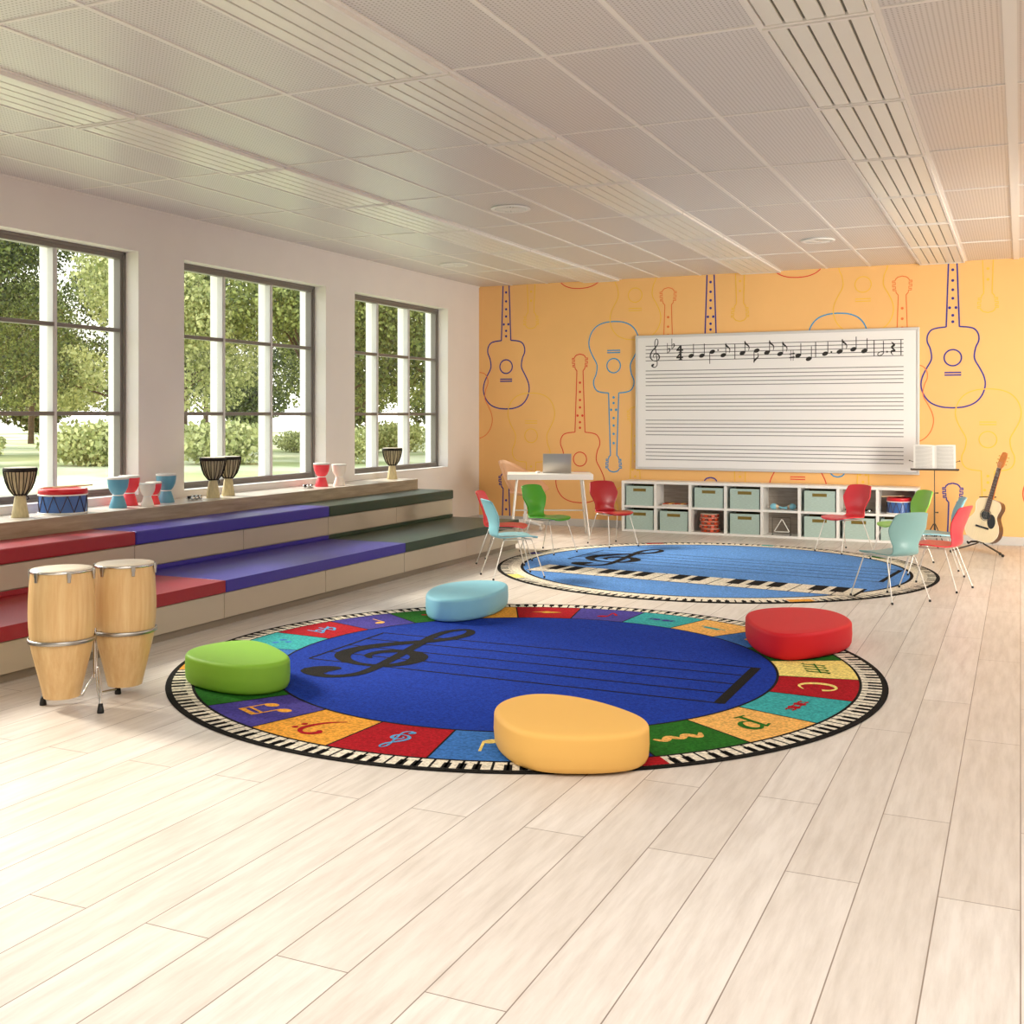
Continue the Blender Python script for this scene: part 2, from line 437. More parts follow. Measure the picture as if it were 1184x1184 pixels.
ordn = ['against the orange wall', 'second from the orange wall', 'third from the orange wall', 'fourth from the orange wall', 'fifth from the orange wall', 'sixth from the orange wall', 'seventh from the orange wall']
for si, (xa, xb) in enumerate(strips):
    for j in range(7):
        ya, yb = ends[j+1]+.012, ends[j]-.012
        W2 = (xb-xa)/2-.016; L2 = (yb-ya)/2
        loc = ((xa+xb)/2, (ya+yb)/2, CH-.003)
        lab = 'slatted ceiling light panel, %s, %s' % (names[si], ordn[j])
        if first is None:
            t = thing('ceiling_light', lab, 'ceiling light', loc, 0, 'slatted ceiling light panels')
            m = MB()
            for (a0, a1, c0, c1) in ((-W2, -W2+.02, -L2, L2), (W2-.02, W2, -L2, L2), (-W2+.02, W2-.02, -L2, -L2+.02), (-W2+.02, W2-.02, L2-.02, L2)): m.box(a0, a1, c0, c1, -.022, 0)
            m.build('frame', 'tbar', t)
            m = MB(); m.box(-W2+.02, W2-.02, -L2+.02, L2-.02, -.006, -.001); m.build('backing', 'slatd', t)
            m = MB(); sw = (2*W2-.04)/5
            for q in range(5): m.box(-W2+.02+sw*q+.006, -W2+.02+sw*(q+1)-.006, -L2+.022, L2-.022, -.018, -.0062)
            m.build('slat_panel', 'slatw', t, bevel=.003)
            first = t; index_kids()
        else: dup(first, loc, 0, lab)
first = None
for (x, y, lab) in [(-1.90, 11.72, 'round white ceiling vent left of the strip toward the guitar'), (-6.17, 11.80, 'round white ceiling vent nearest the third window'), (-4.04, 8.80, 'round white ceiling vent between the two left light strips')]:
    if first is None:
        t = thing('ceiling_vent', lab, 'ceiling vent', (x, y, CH-.001), 0, 'round ceiling vents')
        m = MB(); m.lathe([(.165, 0), (.175, -.008), (.17, -.014), (.14, -.016), (.135, -.008)], 36); m.build('rim', 'white', t)
        m = MB()
        for q in range(24):
            a = 2*PI*q/24; T = Matrix.Rotation(a, 4, 'Z'); m.box(.03, .13, -.006, .006, -.014, -.006, 0, T)
        m.disc(.035, -.012, 16, 0, up=False)
        m.build('louvre', 'white', t)
        m = MB(); m.disc(.14, -.003, 32, 0, up=False); m.build('backing', 'slatd', t)
        first = t; index_kids()
    else: dup(first, (x, y, CH-.001), 0, lab)

# back wall + printed guitars
def GUITAR_HALF():
    return [(0, 0), (.13, .012), (.25, .06), (.33, .15), (.368, .27), (.355, .38), (.305, .49), (.258, .575), (.245, .64), (.262, .74), (.295, .82), (.292, .90), (.25, .965), (.18, .99), (.085, 1.0)]
BH = .952
def mural_paths():
    half = GUITAR_HALF()
    sm = catmull([(h[0]*BH, h[1]*BH) for h in half], 5)
    P = []
    # right half then left half, open at neck
    right = sm; left = [(-x, y) for x, y in reversed(sm)]
    nk = [(.072, BH), (.045, BH+.80)]
    head = [(.045, BH+.80), (.045, BH+.83), (.07, BH+.86), (.07, BH+.885), (.105, BH+.885), (.105, BH+.905), (.075, BH+.905), (.075, BH+.93), (.11, BH+.93), (.11, BH+.955), (.078, BH+.955), (.078, BH+.98), (.112, BH+.98), (.112, BH+1.0), (.082, BH+1.0), (.075, BH+1.02), (.05, BH+1.043), (0, BH+1.055)]
    rr = right+nk+head
    outline = [(-x, y) for x, y in reversed(rr)]+rr
    P.append(('o', outline))
    P.append(('c', (0, .589, .095)))
    P.append(('r', (-.09, .385, .09, .415)))
    for y in (BH+.06, BH+.135, BH+.335, BH+.435, BH+.545, BH+.67): P.append(('d', (0, y, .014)))
    for x in (-.035, .035): P.append(('d', (x, BH+.225, .014)))
    return P
def seg_clip(a, b, x0, x1, z0, z1):
    t0, t1 = 0, 1; dx, dz = b[0]-a[0], b[1]-a[1]
    for p, q in ((-dx, a[0]-x0), (dx, x1-a[0]), (-dz, a[1]-z0), (dz, z1-a[1])):
        if abs(p) < 1e-12:
            if q < 0: return None
        else:
            r_ = q/p
            if p < 0: t0 = max(t0, r_)
            else: t1 = min(t1, r_)
    if t0 >= t1: return None
    return (a[0]+dx*t0, a[1]+dz*t0), (a[0]+dx*t1, a[1]+dz*t1)
b = MB(); b.box(WX, XR+.2, WY, WY+.2, 0, CH+.1, 0)
PER = 2.893
gl = [(-6.51, 1.586, 1, 1, .017), (-5.41, .317, 1, 2, .013), (-4.93, 2.748, -1, 3, .016), (-4.18, 1.156, 1, 4, .011), (-4.63, 2.496, 1, 5, .012), (-6.13, 1.805, -1, 5, .012)]
yoff = 0
for gi, (cx, zb, dr, mi, w) in enumerate(gl):
    for ix in range(-1, 5):
        for iz in (-1, 0, 1):
            X = cx+ix*PER; Z = zb+iz*PER
            yoff = WY-.0012-.0004*gi
            fn = lambda x, z: Vector((x, yoff, z))
            tr = lambda p: (X+p[0]*dr, Z+p[1]*dr)
            for kind, d in mural_paths():
                if kind == 'o': pts = [tr(p) for p in d]; cl = False
                elif kind == 'c': pts = [tr(p) for p in ellipse(d[0], d[1], d[2], d[2], 0, 30)]; cl = True
                elif kind == 'r': pts = [tr(p) for p in ((d[0], d[1]), (d[2], d[1]), (d[2], d[3]), (d[0], d[3]))]; cl = True
                else:
                    c = tr(d)
                    if WX+.02 < c[0] < XR-.02 and .1 < c[1] < CH-.02: b.poly(list(reversed(ellipse(c[0], c[1], .017, .017, 0, 10))), fn, mi)
                    continue
                k = len(pts)
                run_ = []
                for i in range(k if cl else k-1):
                    sgm = seg_clip(pts[i], pts[(i+1) % k], WX+.01, XR-.01, .1, CH-.004)
                    if sgm is None:
                        if len(run_) > 1: b.ribbon(run_, w, fn, mi)
                        run_ = []; continue
                    if not run_: run_ = [sgm[0]]
                    run_.append(sgm[1])
                if cl and len(run_) == k+1: b.ribbon(run_[:-1], w, fn, mi, closed=True)
                elif len(run_) > 1: b.ribbon(run_, w, fn, mi)
struct(b.build('wall_back', ['orange', 'navy_l', 'red_l', 'sky_l', 'coral_l', 'yel_l']))
b = MB(); b.box(WX, XR, WY-.014, WY, 0, .1); struct(b.build('baseboard_back', 'skirt', bevel=.004))
b = MB(); b.box(WX, WX+.014, 11.42, WY-.014, 0, .1); struct(b.build('baseboard_left', 'skirt', bevel=.004))

# ------------------------------------------------------------------ tiered bench
BY1 = 11.42; PW = 1.27; NB = 11
XL, XU, XS = -5.15, -5.98, -6.42
t = thing('bench_base', 'long two-tier beige panelled bench base along the window wall', 'bench base', (-6.05, 5, 0))
m = MB(); m.box(WX-t.location.x+.002, XL-.03-t.location.x, -NB*PW+BY1-5, BY1-5, 0, .06); m.build('toe_kick', 'kick', t)
m = MB(); m.box(WX+.002-t.location.x, XL-.02-t.location.x, -NB*PW+BY1-5, BY1-5, .06, .238); m.box(WX+.002-t.location.x, XU-.02-t.location.x, -NB*PW+BY1-5, BY1-5, .238, .533)
m.build('carcass', 'panel', t)
for k in range(NB):
    ya, yb = BY1-PW*(k+1)-5, BY1-PW*k-5
    m = MB(); m.box(XL-.02-t.location.x, XL-.002-t.location.x, ya+.003, yb-.003, .055, .234); m.build('front_panel', 'panel', t, bevel=.002)
    m = MB(); m.box(XU-.02-t.location.x, XU-.002-t.location.x, ya+.003, yb-.003, .365, .529); m.build('front_panel', 'panel', t, bevel=.002)
cush = [('green_v', 'dark green', 'at the orange wall end'), ('blue_v', 'deep blue', 'between green and red'), ('red_v', 'dark red', 'behind the congas'), ('green_v', 'dark green', 'nearest the camera'), ('blue_v', 'deep blue', 'last by the rear wall')]
for k, (mt, cn, ps) in enumerate(cush):
    ya = max(BY1-2*PW*(k+1), BY1-NB*PW); yb = BY1-2*PW*k
    m = MB(); m.box(XS+.003, XU+.012, ya+.003, yb-.003, .535, .636); o = m.build('seat_cushion', mt, bevel=.012, seg=3)
    if k == 0:
        o.data = o.data.copy()
    tag(o, '%s vinyl seat cushion on the upper tier, %s' % (cn, ps), 'cushion', 'upper tier cushions')
    m = MB(); m.box(XU+.0, XL+.012, ya+.003, yb-.003, .24, .325); m.box(XU-.001, XU+.004, ya+.003, yb-.003, .325, .36)
    o = m.build('seat_cushion', mt, bevel=.012, seg=3)
    tag(o, '%s vinyl seat cushion on the lower tier, %s' % (cn, ps), 'cushion', 'lower tier cushions')
m = MB(); m.box(WX+.002-t.location.x, XS-t.location.x, BY1-.035-5, BY1-.003-5, .535, .636); m.build('end_strip', 'green_v', t, bevel=.006)
m = MB(); m.box(WX+.003, XS, BY1-NB*PW, BY1-.04, .535, .752); 
m.m = [1 if all(abs(m.v[i][2]-.752) < 1e-6 for i in f) else 0 for f in m.f]; o = m.build('window_shelf', ['shelfwood', 'shelftop_lit'], bevel=.004)
tag(o, 'long weathered oak shelf under the windows holding the small drums', 'shelf')
SH = .752

# ------------------------------------------------------------------ rugs
RT = .006
def rug_fn(cx, cy, rot, z):
    c, s = math.cos(rot), math.sin(rot)
    return lambda x, y: Vector((cx+x*c-y*s, cy+x*s+y*c, z))
def ring(mb, fn, r0, r1, a0, a1, mat, n):
    pts = []
    for i in range(n+1):
        a = a0+(a1-a0)*i/n
        pts.append(fn(r0*math.cos(a), r0*math.sin(a))); pts.append(fn(r1*math.cos(a), r1*math.sin(a)))
    mb.add(pts, [(2*i, 2*i+1, 2*i+3, 2*i+2) for i in range(n)], mat)
rmats = list(RUGC.keys()); ri = {k: i for i, k in enumerate(rmats)}; rm = [RUGC[k] for k in rmats]
def rug_base(mb, rad, fill):
    n = 160
    mb.lathe([(rad, .0005), (rad+.004, RT*.5), (rad, RT)], n, ri['black'])
    vs = [(rad*math.cos(2*PI*i/n), rad*math.sin(2*PI*i/n), RT) for i in range(n)]
    mb.add(vs, [tuple(range(n))], ri['black'])
def keys_ring(mb, z, r0, r1, cnt, special):
    fn = rug_fn(0, 0, 0, z); fn2 = rug_fn(0, 0, 0, z+.0004)
    ring(mb, fn, r0, r1, 0, 2*PI, ri['cream'], 200)
    da = 2*PI/cnt
    for i in range(cnt):
        a = i*da
        w = da*.09
        ring(mb, fn2, r0, r1, a-w, a+w, ri['black'], 1)
        if i % 7 not in (2, 6): ring(mb, fn2, r0+(r1-r0)*.30, r1, a-da*.27, a+da*.27, ri['black'], 1)
    fn3 = rug_fn(0, 0, 0, z+.0008)
    for a0, a1, c in special: ring(mb, fn3, r0, r1, R(a0), R(a1), ri[c], 10)

def symbol(mb, kind, ang, r, mat, z):
    """drawn with 'up' pointing outward from the rug centre"""
    a = R(ang); ux, uy = math.cos(a), math.sin(a); rx, ry = uy, -ux
    cx, cy = r*ux, r*uy; mt = ri[mat]
    k = [0]
    def fn(x, y):
        x *= .76; y *= .76
        return Vector((cx+rx*x+ux*y, cy+ry*x+uy*y, z+k[0]))
    def note(x, y, stem=1, s=.055):
        mb.poly(ellipse(x, y, s, s*.72, .4)[::-1], fn, mt); k[0] += .0002
        mb.ribbon([(x+s*.85*stem, y), (x+s*.85*stem, y+.2*stem)], .018, fn, mt); k[0] += .0002
    if kind == 'beam':
        note(-.11, -.08); note(.07, -.08); mb.ribbon([(-.072, .12), (.126, .12)], .04, fn, mt); k[0] += .0002; mb.ribbon([(-.072, .06), (.126, .06)], .02, fn, mt)
    elif kind == 'note': note(0, -.09)
    elif kind == 'note8': note(0, -.09); mb.ribbon(catmull([(.047, .11, ), (.09, .05), (.12, -.02)], 4), .03, fn, mt)
    elif kind == 'bass': stroke(mb, BASS, fn, mt, .115, 0, 0); k[0] += .0002; mb.poly(ellipse(.11, .1, .022, .022)[::-1], fn, mt); mb.poly(ellipse(.11, .02, .022, .022)[::-1], fn, mt)
    elif kind == 'clef': stroke(mb, CLEF, fn, mt, .05, 0, -.09, 1.2, (0, 0, 1))
    elif kind == 'C': stroke(mb, catmull([(.09, .04, .05), (.07, .10, .03), (0, .13, .02), (-.08, .09, .045), (-.11, 0, .055), (-.08, -.09, .045), (0, -.13, .02), (.09, -.09, .012)], 5), fn, mt)
    elif kind == 'p':
        mb.ribbon([(-.06, -.14), (-.03, .1)], .035, fn, mt); k[0] += .0002; mb.ribbon([(-.11, -.14), (-.01, -.14)], .02, fn, mt); k[0] += .0002
        mb.ribbon([(-.09, .08), (-.02, .11)], .02, fn, mt); k[0] += .0002
        stroke(mb, catmull([(-.03, .06, .015), (.03, .11, .03), (.09, .08, .045), (.085, .0, .045), (.03, -.05, .025), (-.04, -.03, .015)], 5), fn, mt)
    elif kind == 'zz':
        stroke(mb, catmull([(-.17, -.03, .02), (-.12, .04, .05), (-.06, -.02, .06), (0, .03, .04), (.06, -.02, .06), (.12, .03, .05), (.17, -.02, .02)], 5), fn, mt)
    elif kind == 'ff':
        for x in (-.15, -.07, .02, .1):
            stroke(mb, catmull([(x+.055, .07, .02), (x+.03, .085, .02), (x+.01, .02, .022), (x-.01, -.06, .022), (x-.035, -.075, .02)], 4), fn, mt); k[0] += .0002
            mb.ribbon([(x-.03, .02), (x+.045, .02)], .014, fn, mt); k[0] += .0002
    elif kind == 'sharps':
        for x in (-.05, .05): mb.poly(ellipse(x, 0, .035, .045)[::-1], fn, mt)
        k[0] += .0002
        for x in (-.012, .012): mb.ribbon([(-.14, x*2), (.14, x*2)], .012, fn, mt); k[0] += .0002
        for x in (-.11, .11): mb.ribbon([(x, -.04), (x, .04)], .012, fn, mt); k[0] += .0002
    elif kind == 'rest': mb.poly([(-.09, 0), (-.09, -.05), (.09, -.05), (.09, 0)][::1], fn, mt); k[0] += .0002; mb.ribbon([(-.14, .0), (.14, .0)], .015, fn, mt)
    elif kind == 'repeat':
        for x in (-.06, .06): mb.poly(ellipse(x, .03, .032, .032)[::-1], fn, mt)
        mb.poly(ellipse(0, -.06, .03, .03)[::-1], fn, mt)
    elif kind == 'accent':
        stroke(mb, [(-.15, 0, .004), (-.05, .012, .04), (.05, 0, .07), (.15, 0, .004)], fn, mt); k[0] += .0002
        mb.poly(ellipse(0, 0, .05, .05)[::-1], fn, mt)
    elif kind == 'double':
        for x in (-.07, .07):
            mb.ribbon([(x-.03, -.09), (x-.03, .12)], .02, fn, mt); k[0] += .0002
            stroke(mb, catmull([(x-.03, .02, .02), (x+.03, .05, .03), (x+.04, -.01, .03), (x-.03, -.08, .02)], 4), fn, mt); k[0] += .0002
        mb.ribbon([(-.13, -.09), (.13, .09)], .02, fn, mt)
    elif kind == 'seven':
        mb.poly(ellipse(-.04, .06, .028, .028)[::-1], fn, mt); k[0] += .0002
        stroke(mb, catmull([(-.05, .04, .02), (0, .03, .02), (.05, .07, .02), (.02, -.02, .02), (-.01, -.1, .02)], 4), fn, mt)

# big royal blue rug
b = MB(); rug_base(b, 2.075, 'royal')
z1 = RT+.0010
segs = ['yellow', 'green', 'blue', 'tan', 'teal', 'purple', 'red', 'orange', 'green', 'purple', 'red', 'teal', 'blue', 'orange', 'green', 'purple', 'orange', 'red', 'blue', 'navy', 'green', 'tan', 'teal', 'red']
# segment i spans 12+15i degrees
syms = {0: ('ff', 'green'), 1: ('note', 'orange'), 2: ('note8', 'orange'), 3: ('rest', 'teal'), 4: ('sharps', 'purple'), 5: ('note8', 'red'), 6: ('accent', 'gold'), 8: ('seven', 'red'), 9: ('note', 'tan'), 10: ('double', 'lblue'),
        11: ('repeat', 'blue'), 12: ('note', 'orange'), 13: ('bass', 'blue'), 14: ('rest', 'navy'), 15: ('beam', 'orange'), 16: ('bass', 'red'), 17: ('clef', 'lblue'), 18: ('note', 'yellow'), 19: ('note', 'orange'), 20: ('zz', 'tan'), 21: ('p', 'green'), 22: ('sharps', 'red'), 23: ('C', 'yellow')}
fn1 = rug_fn(0, 0, 0, z1); fnl = rug_fn(0, 0, 0, z1+.0006)
for i, c in enumerate(segs):
    a0, a1 = 12+15*i, 27+15*i
    if i >= 17: a0 += .4*(0); 
    ring(b, fn1, 1.485, 1.93, R(a0-1), R(a1-1), ri[c], 8)
    b.ribbon([(1.485*math.cos(R(a0-1)), 1.485*math.sin(R(a0-1))), (1.93*math.cos(R(a0-1)), 1.93*math.sin(R(a0-1)))], .010, fnl, ri['black'])
    if i in syms: symbol(b, syms[i][0], a0+6.5, 1.71, syms[i][1], z1+.0012)
ring(b, fnl, 1.475, 1.49, 0, 2*PI, ri['black'], 160); ring(b, fnl, 1.925, 1.938, 0, 2*PI, ri['black'], 160)
n = 120; b.add([fn1(1.48*math.cos(2*PI*i/n), 1.48*math.sin(2*PI*i/n)) for i in range(n)], [tuple(range(n))], ri['royal'])
keys_ring(b, z1, 1.94, 2.045, 190, [(-55, -48.5, 'red'), (205, 210, 'orange')])
sp = .22; y0 = -.455
for k in range(5): b.ribbon([(-1.25, y0+sp*k), (1.31, y0+sp*k)], .019, fnl, ri['black'])
fn2 = rug_fn(0, 0, 0, z1+.0010)
b.ribbon([(-1.25, y0), (-1.25, y0+4*sp)], .02, fn2, ri['black']); b.ribbon([(1.30, y0-.007), (1.30, y0+4*sp+.007)], .06, fn2, ri['black'])
fn3 = rug_fn(0, 0, 0, z1+.0014)
stroke(b, CLEF, fn3, ri['black'], sp*1.02, -.84, y0+.02, 1.2, (0, 0, 1))
o = b.build('round_rug', rm, loc=(-2.72, 6.14, 0)); tag(o, 'large round royal blue rug with treble clef, staff and ring of coloured squares', 'rug')
# light blue piano rug
b = MB(); rug_base(b, 2.10, 'sky')
n = 120; b.add([fn1(1.93*math.cos(2*PI*i/n), 1.93*math.sin(2*PI*i/n)) for i in range(n)], [tuple(range(n))], ri['sky'])
ring(b, fnl, 1.845, 1.875, 0, 2*PI, ri['black'], 160)
ring(b, fnl, 1.875, 1.965, 0, 2*PI, ri['cream'], 160)
keys_ring(b, z1+.0002, 1.965, 2.07, 190, [(-141, -134, 'yellow'), (120, 126, 'red'), (-58, -52, 'orange'), (43, 49, 'green'), (170, 174, 'purple'), (84, 88, 'teal')])
rot = R(-6)
fa = rug_fn(0, 0, rot, z1+.0010); fb = rug_fn(0, 0, rot, z1+.0014); fc = rug_fn(0, 0, rot, z1+.0018)
for k in range(5): b.ribbon([(-1.5, -.175+.216*k), (1.66, -.175+.216*k)], .018, fa, ri['black'])
b.ribbon([(-1.5, -.175), (-1.5, .69)], .02, fb, ri['black']); b.ribbon([(1.66, -.18), (1.66, .695)], .045, fb, ri['black'])
stroke(b, CLEF, fc, ri['black'], .222, -1.05, -.16, 1.15, (0, 0, 1))
ka, kb, kv0, kv1 = -1.46, 1.64, -1.115, -.66
b.poly([(ka, kv0), (kb, kv0), (kb, kv1), (ka, kv1)], fa, ri['cream'])
kw = (kb-ka)/17
for i in range(18): b.ribbon([(ka+kw*i, kv0), (ka+kw*i, kv1)], .011 if i < 17 else .03, fb, ri['black'])
b.ribbon([(ka, kv0), (kb, kv0)], .012, fb, ri['black'])
pat = [1, 1, 0, 1, 1, 1, 0]
for i in range(16):
    if pat[i % 7]:
        x = ka+kw*(i+1); b.poly([(x-.06, kv0+.17), (x+.06, kv0+.17), (x+.06, kv1), (x-.06, kv1)], fc, ri['black'])
o = b.build('round_rug', rm, loc=(-2.77, 10.76, 0)); tag(o, 'round light blue rug with piano keyboard band, staff and treble clef', 'rug')

# ------------------------------------------------------------------ pebble ottomans
OT = [('ot_y', 'warm yellow pebble ottoman on the near edge of the royal blue rug', [(-2.159, 4.513), (-2.199, 4.692), (-2.137, 4.856), (-2.007, 4.906), (-1.814, 4.883), (-1.593, 4.758), (-1.487, 4.661), (-1.439, 4.533), (-1.476, 4.409), (-1.629, 4.3), (-1.824, 4.235), (-1.99, 4.31)]),
      ('ot_g', 'lime green pebble ottoman on the left edge of the royal blue rug', [(-4.267, 4.894), (-4.307, 5.088), (-4.221, 5.285), (-4.112, 5.335), (-3.952, 5.274), (-3.70, 5.10), (-3.62, 4.99), (-3.622, 4.87), (-3.708, 4.769), (-3.862, 4.746), (-4.092, 4.79)]),
      ('ot_b', 'pale sky blue pebble ottoman on the far left edge of the royal blue rug', [(-3.995, 7.20), (-4.10, 7.44), (-4.148, 7.70), (-4.07, 7.93), (-3.907, 8.06), (-3.737, 8.03), (-3.623, 7.85), (-3.555, 7.48), (-3.60, 7.226), (-3.705, 7.07), (-3.855, 7.06)]),
      ('ot_r', 'bright red pebble ottoman on the right edge of the royal blue rug', [(-1.67, 7.367), (-1.66, 7.574), (-1.524, 7.764), (-1.30, 7.84), (-1.125, 7.75), (-1.012, 7.52), (-.981, 7.34), (-1.049, 7.10), (-1.149, 6.92), (-1.287, 6.80), (-1.40, 6.84), (-1.53, 7.007)])]
for mt, lab, pts in OT:
    if sum((pts[i][0]*pts[(i+1) % len(pts)][1]-pts[(i+1) % len(pts)][0]*pts[i][1]) for i in range(len(pts))) < 0: pts = pts[::-1]
    cx = sum(p[0] for p in pts)/len(pts); cy = sum(p[1] for p in pts)/len(pts)
    loop = catmull([(p[0]-cx, p[1]-cy) for p in pts], 8, True)
    # relax the outline so it reads as one smooth pebble
    for _ in range(30): loop = [((loop[i-1][0]+2*loop[i][0]+loop[(i+1) % len(loop)][0])/4, (loop[i-1][1]+2*loop[i][1]+loop[(i+1) % len(loop)][1])/4) for i in range(len(loop))]
    n = len(loop); nrm = []
    for i in range(n):
        dx = loop[(i+1) % n][0]-loop[i-1][0]; dy = loop[(i+1) % n][1]-loop[i-1][1]; l = math.hypot(dx, dy); nrm.append((dy/l, -dx/l))
    prof = [(-.03, .0), (-.012, .003), (-.002, .012), (.006, .03), (.010, .08), (.008, .14)]
    for q in range(1, 8):
        a = PI/2*q/7; prof.append((.008-.024+.024*math.cos(a)+0, .14+.024*math.sin(a)))
    prof += [(-.04, .1655), (-.09, .167)]
    vs = []
    for off, z in prof:
        for i in range(n): vs.append((loop[i][0]+nrm[i][0]*off, loop[i][1]+nrm[i][1]*off, z))
    m = MB(); m.add(vs, [(a*n+i, a*n+(i+1) % n, (a+1)*n+(i+1) % n, (a+1)*n+i) for a in range(len(prof)-1) for i in range(n)], 0, True)
    top = vs[-n:]
    m.add(top+[(0, 0, .168)], [(i, (i+1) % n, n) for i in range(n)], 0, True)
    m.add(vs[:n], [tuple(reversed(range(n)))], 0)
    o = m.build('pebble_ottoman', mt, loc=(cx, cy, RT+.004))
    tag(o, lab, 'ottoman', 'pebble ottomans on the round rug')

# ------------------------------------------------------------------ school chairs
def make_chair(shell_mat, label):
    t = thing('school_chair', label, 'chair', (0, 0, 0), 0, 'school chairs around the piano rug')
    prof = catmull([(.205, .352), (.19, .364), (.14, .373), (0, .376), (-.10, .368), (-.160, .368), (-.200, .388), (-.214, .43), (-.212, .49), (-.226, .56), (-.256, .64), (-.284, .70), (-.294, .722)], 5)
    wk = [(0, .11), (.02, .14), (.05, .165), (.10, .182), (.25, .19), (.36, .182), (.46, .150), (.54, .130), (.60, .126), (.635, .130), (.79, .184), (.81, .187), (.83, .185), (.965, .160), (.985, .156), (1.0, .146)]
    L = [0]
    for i in range(1, len(prof)): L.append(L[-1]+math.dist(prof[i], prof[i-1]))
    def width(s):
        for i in range(len(wk)-1):
            if wk[i][0] <= s <= wk[i+1][0]:
                f = (s-wk[i][0])/max(1e-6, wk[i+1][0]-wk[i][0]); return wk[i][1]+(wk[i+1][1]-wk[i][1])*f
        return wk[-1][1]
    nx = 14; vs = []
    for i, (y, z) in enumerate(prof):
        s = L[i]/L[-1]; w = width(s)
        fb = min(1, max(0, (s-.45)/.15))
        for j in range(nx+1):
            x = -1+2*j/nx
            vs.append((x*w, y+fb*.030*x*x, z+(1-fb)*.010*x*x+(-.01*abs(x)**3 if s > .97 else 0)))
    fs = [(i*(nx+1)+j, i*(nx+1)+j+1, (i+1)*(nx+1)+j+1, (i+1)*(nx+1)+j) for i in range(len(prof)-1) for j in range(nx)]
    m = MB(); m.add(vs, fs, 0, True); o = m.build('seat_shell', shell_mat, t)
    sd = o.modifiers.new('thick', 'SOLIDIFY'); sd.thickness = .011; sd.offset = 0
    bv = o.modifiers.new('soft', 'BEVEL'); bv.width = .003; bv.segments = 2; bv.limit_method = 'ANGLE'; bv.angle_limit = R(60)
    m = MB()
    m.tube([(-.13, .13, .355), (-.13, -.13, .352)], .006); m.tube([(.13, .13, .355), (.13, -.13, .352)], .006)
    m.tube([(-.13, .1, .355), (.13, .1, .355)], .006); m.tube([(-.13, -.1, .353), (.13, -.1, .353)], .006)
    m.build('under_frame', 'legw', t)
    for sx in (-1, 1):
        for sy, fy in ((.13, .24), (-.13, -.25)):
            m = MB(); m.tube([(sx*.125, sy*.9, .354), (sx*.137, sy*1.03, .350), (sx*.143, sy*1.07, .335), (sx*.19, fy, .012)], .0050)
            lg = m.build('leg', 'legw', t)
            m = MB(); m.lathe([(.0, 0), (.009, 0), (.010, .006), (.008, .018), (0, .018)], 12, 0, (sx*.19, fy, 0)); m.build('foot_cap', 'black', lg)
    return t
C0 = make_chair('ch_teal', 'grey teal chair at the right edge of the piano rug, nearest of its row')
index_kids()
def face(dx, dy): return math.atan2(dy, dx)-PI/2
def chair(x, y, dx, dy, col, label, z=0.0, first=False):
    if first: C0.location = (x, y, z); C0.rotation_euler = (0, 0, face(dx, dy)); return C0
    r = dup(C0, (x, y, z), face(dx, dy), label, recolor={'chair_grey_teal': M[col]})
    return r
RZ = RT+.0035
chair(-.97, 9.49, -.425, .395, 'ch_teal', None, RZ, True)
chair(-.67, 10.25, -.50, .15, 'ch_coral', 'coral red chair seen side-on behind the grey teal chair at the right', RZ)
chair(-.75, 11.16, -.51, -.09, 'ch_blue', 'pale blue chair at the right, mostly hidden behind a coral red chair', RZ)
chair(-1.11, 11.98, -.40, -.25, 'ch_lime', 'lime green chair in front of the storage cubes beside the music stand', RZ)
chair(-1.76, 12.56, -.25, -.37, 'ch_coral', 'coral red chair standing in front of the storage cube with bells', RZ)
chair(-4.27, 9.35, .39, .37, 'ch_blue', 'pale sky blue chair at the left edge of the piano rug, nearest of its row', RZ)
chair(-4.74, 10.19, .475, .10, 'ch_coral', 'coral red chair partly hidden behind the pale sky blue chair', RZ)
chair(-4.68, 11.19, .45, -.15, 'ch_green', 'grass green chair in front of the white desk', RZ)
chair(-4.26, 12.10, .35, -.29, 'ch_red', 'dark red chair between the white desk and the storage cubes', RZ)

# ------------------------------------------------------------------ desk, laptop, swivel chair
DR = R(24.6)
t = thing('desk', 'white desk with thin splayed metal legs by the orange wall', 'desk', (-5.31, 12.72, 0), DR)
m = MB(); m.box(-.522, .522, -.31, .31, .715, .782); m.build('tabletop', 'white', t, bevel=.006)
for sx in (-1, 1):
    fr = MB(); fr.tube([(sx*.44, -.25, .55*0+.30), (sx*.44, .25, .30)], .011); fr.build('end_rail', 'legw', t)
    for sy in (-1, 1):
        m = MB(); m.tube([(sx*.40, sy*.20, .715), (sx*.475, sy*.33, .0)], .014, 10); m.build('leg', 'legw', t)
m = MB(); m.tube([(-.44, .25, .30), (.44, .25, .30)], .010); m.build('cross_bar', 'legw', t)
# lie the rails on the legs' slope
t2 = thing('laptop', 'open aluminium laptop with its lid back facing the room, on the desk', 'laptop', (-5.31+.10*math.cos(DR), 12.72+.10*math.sin(DR)-.02, .782), DR)
m = MB(); m.box(-.175, .175, -.02, .22, 0.0005, .014); m.build('keyboard_base', 'alum', t2, bevel=.004)
T = Matrix.Translation((0, -.02, .014)) @ Matrix.Rotation(R(12), 4, 'X')
m = MB(); m.box(-.175, .175, -.006, .0, 0, .235, 0, T); m.build('lid', 'alum', t2, bevel=.003)
m = MB(); m.box(-.165, .165, .0001, .001, .012, .225, 0, T); m.build('display', 'screen', t2)
m = MB(); m.box(-.15, .15, .03, .13, .0142, .0155); m.build('keys', 'black', t2)
m = MB(); m.sphere((0, 0, .013), .03, 14, 0, (1, 1.7, .42)); o = m.build('computer_mouse', 'white', loc=(-5.31-.14*math.cos(DR), 12.72-.14*math.sin(DR), .7825)); tag(o, 'small white computer mouse on the desk left of the laptop', 'mouse')

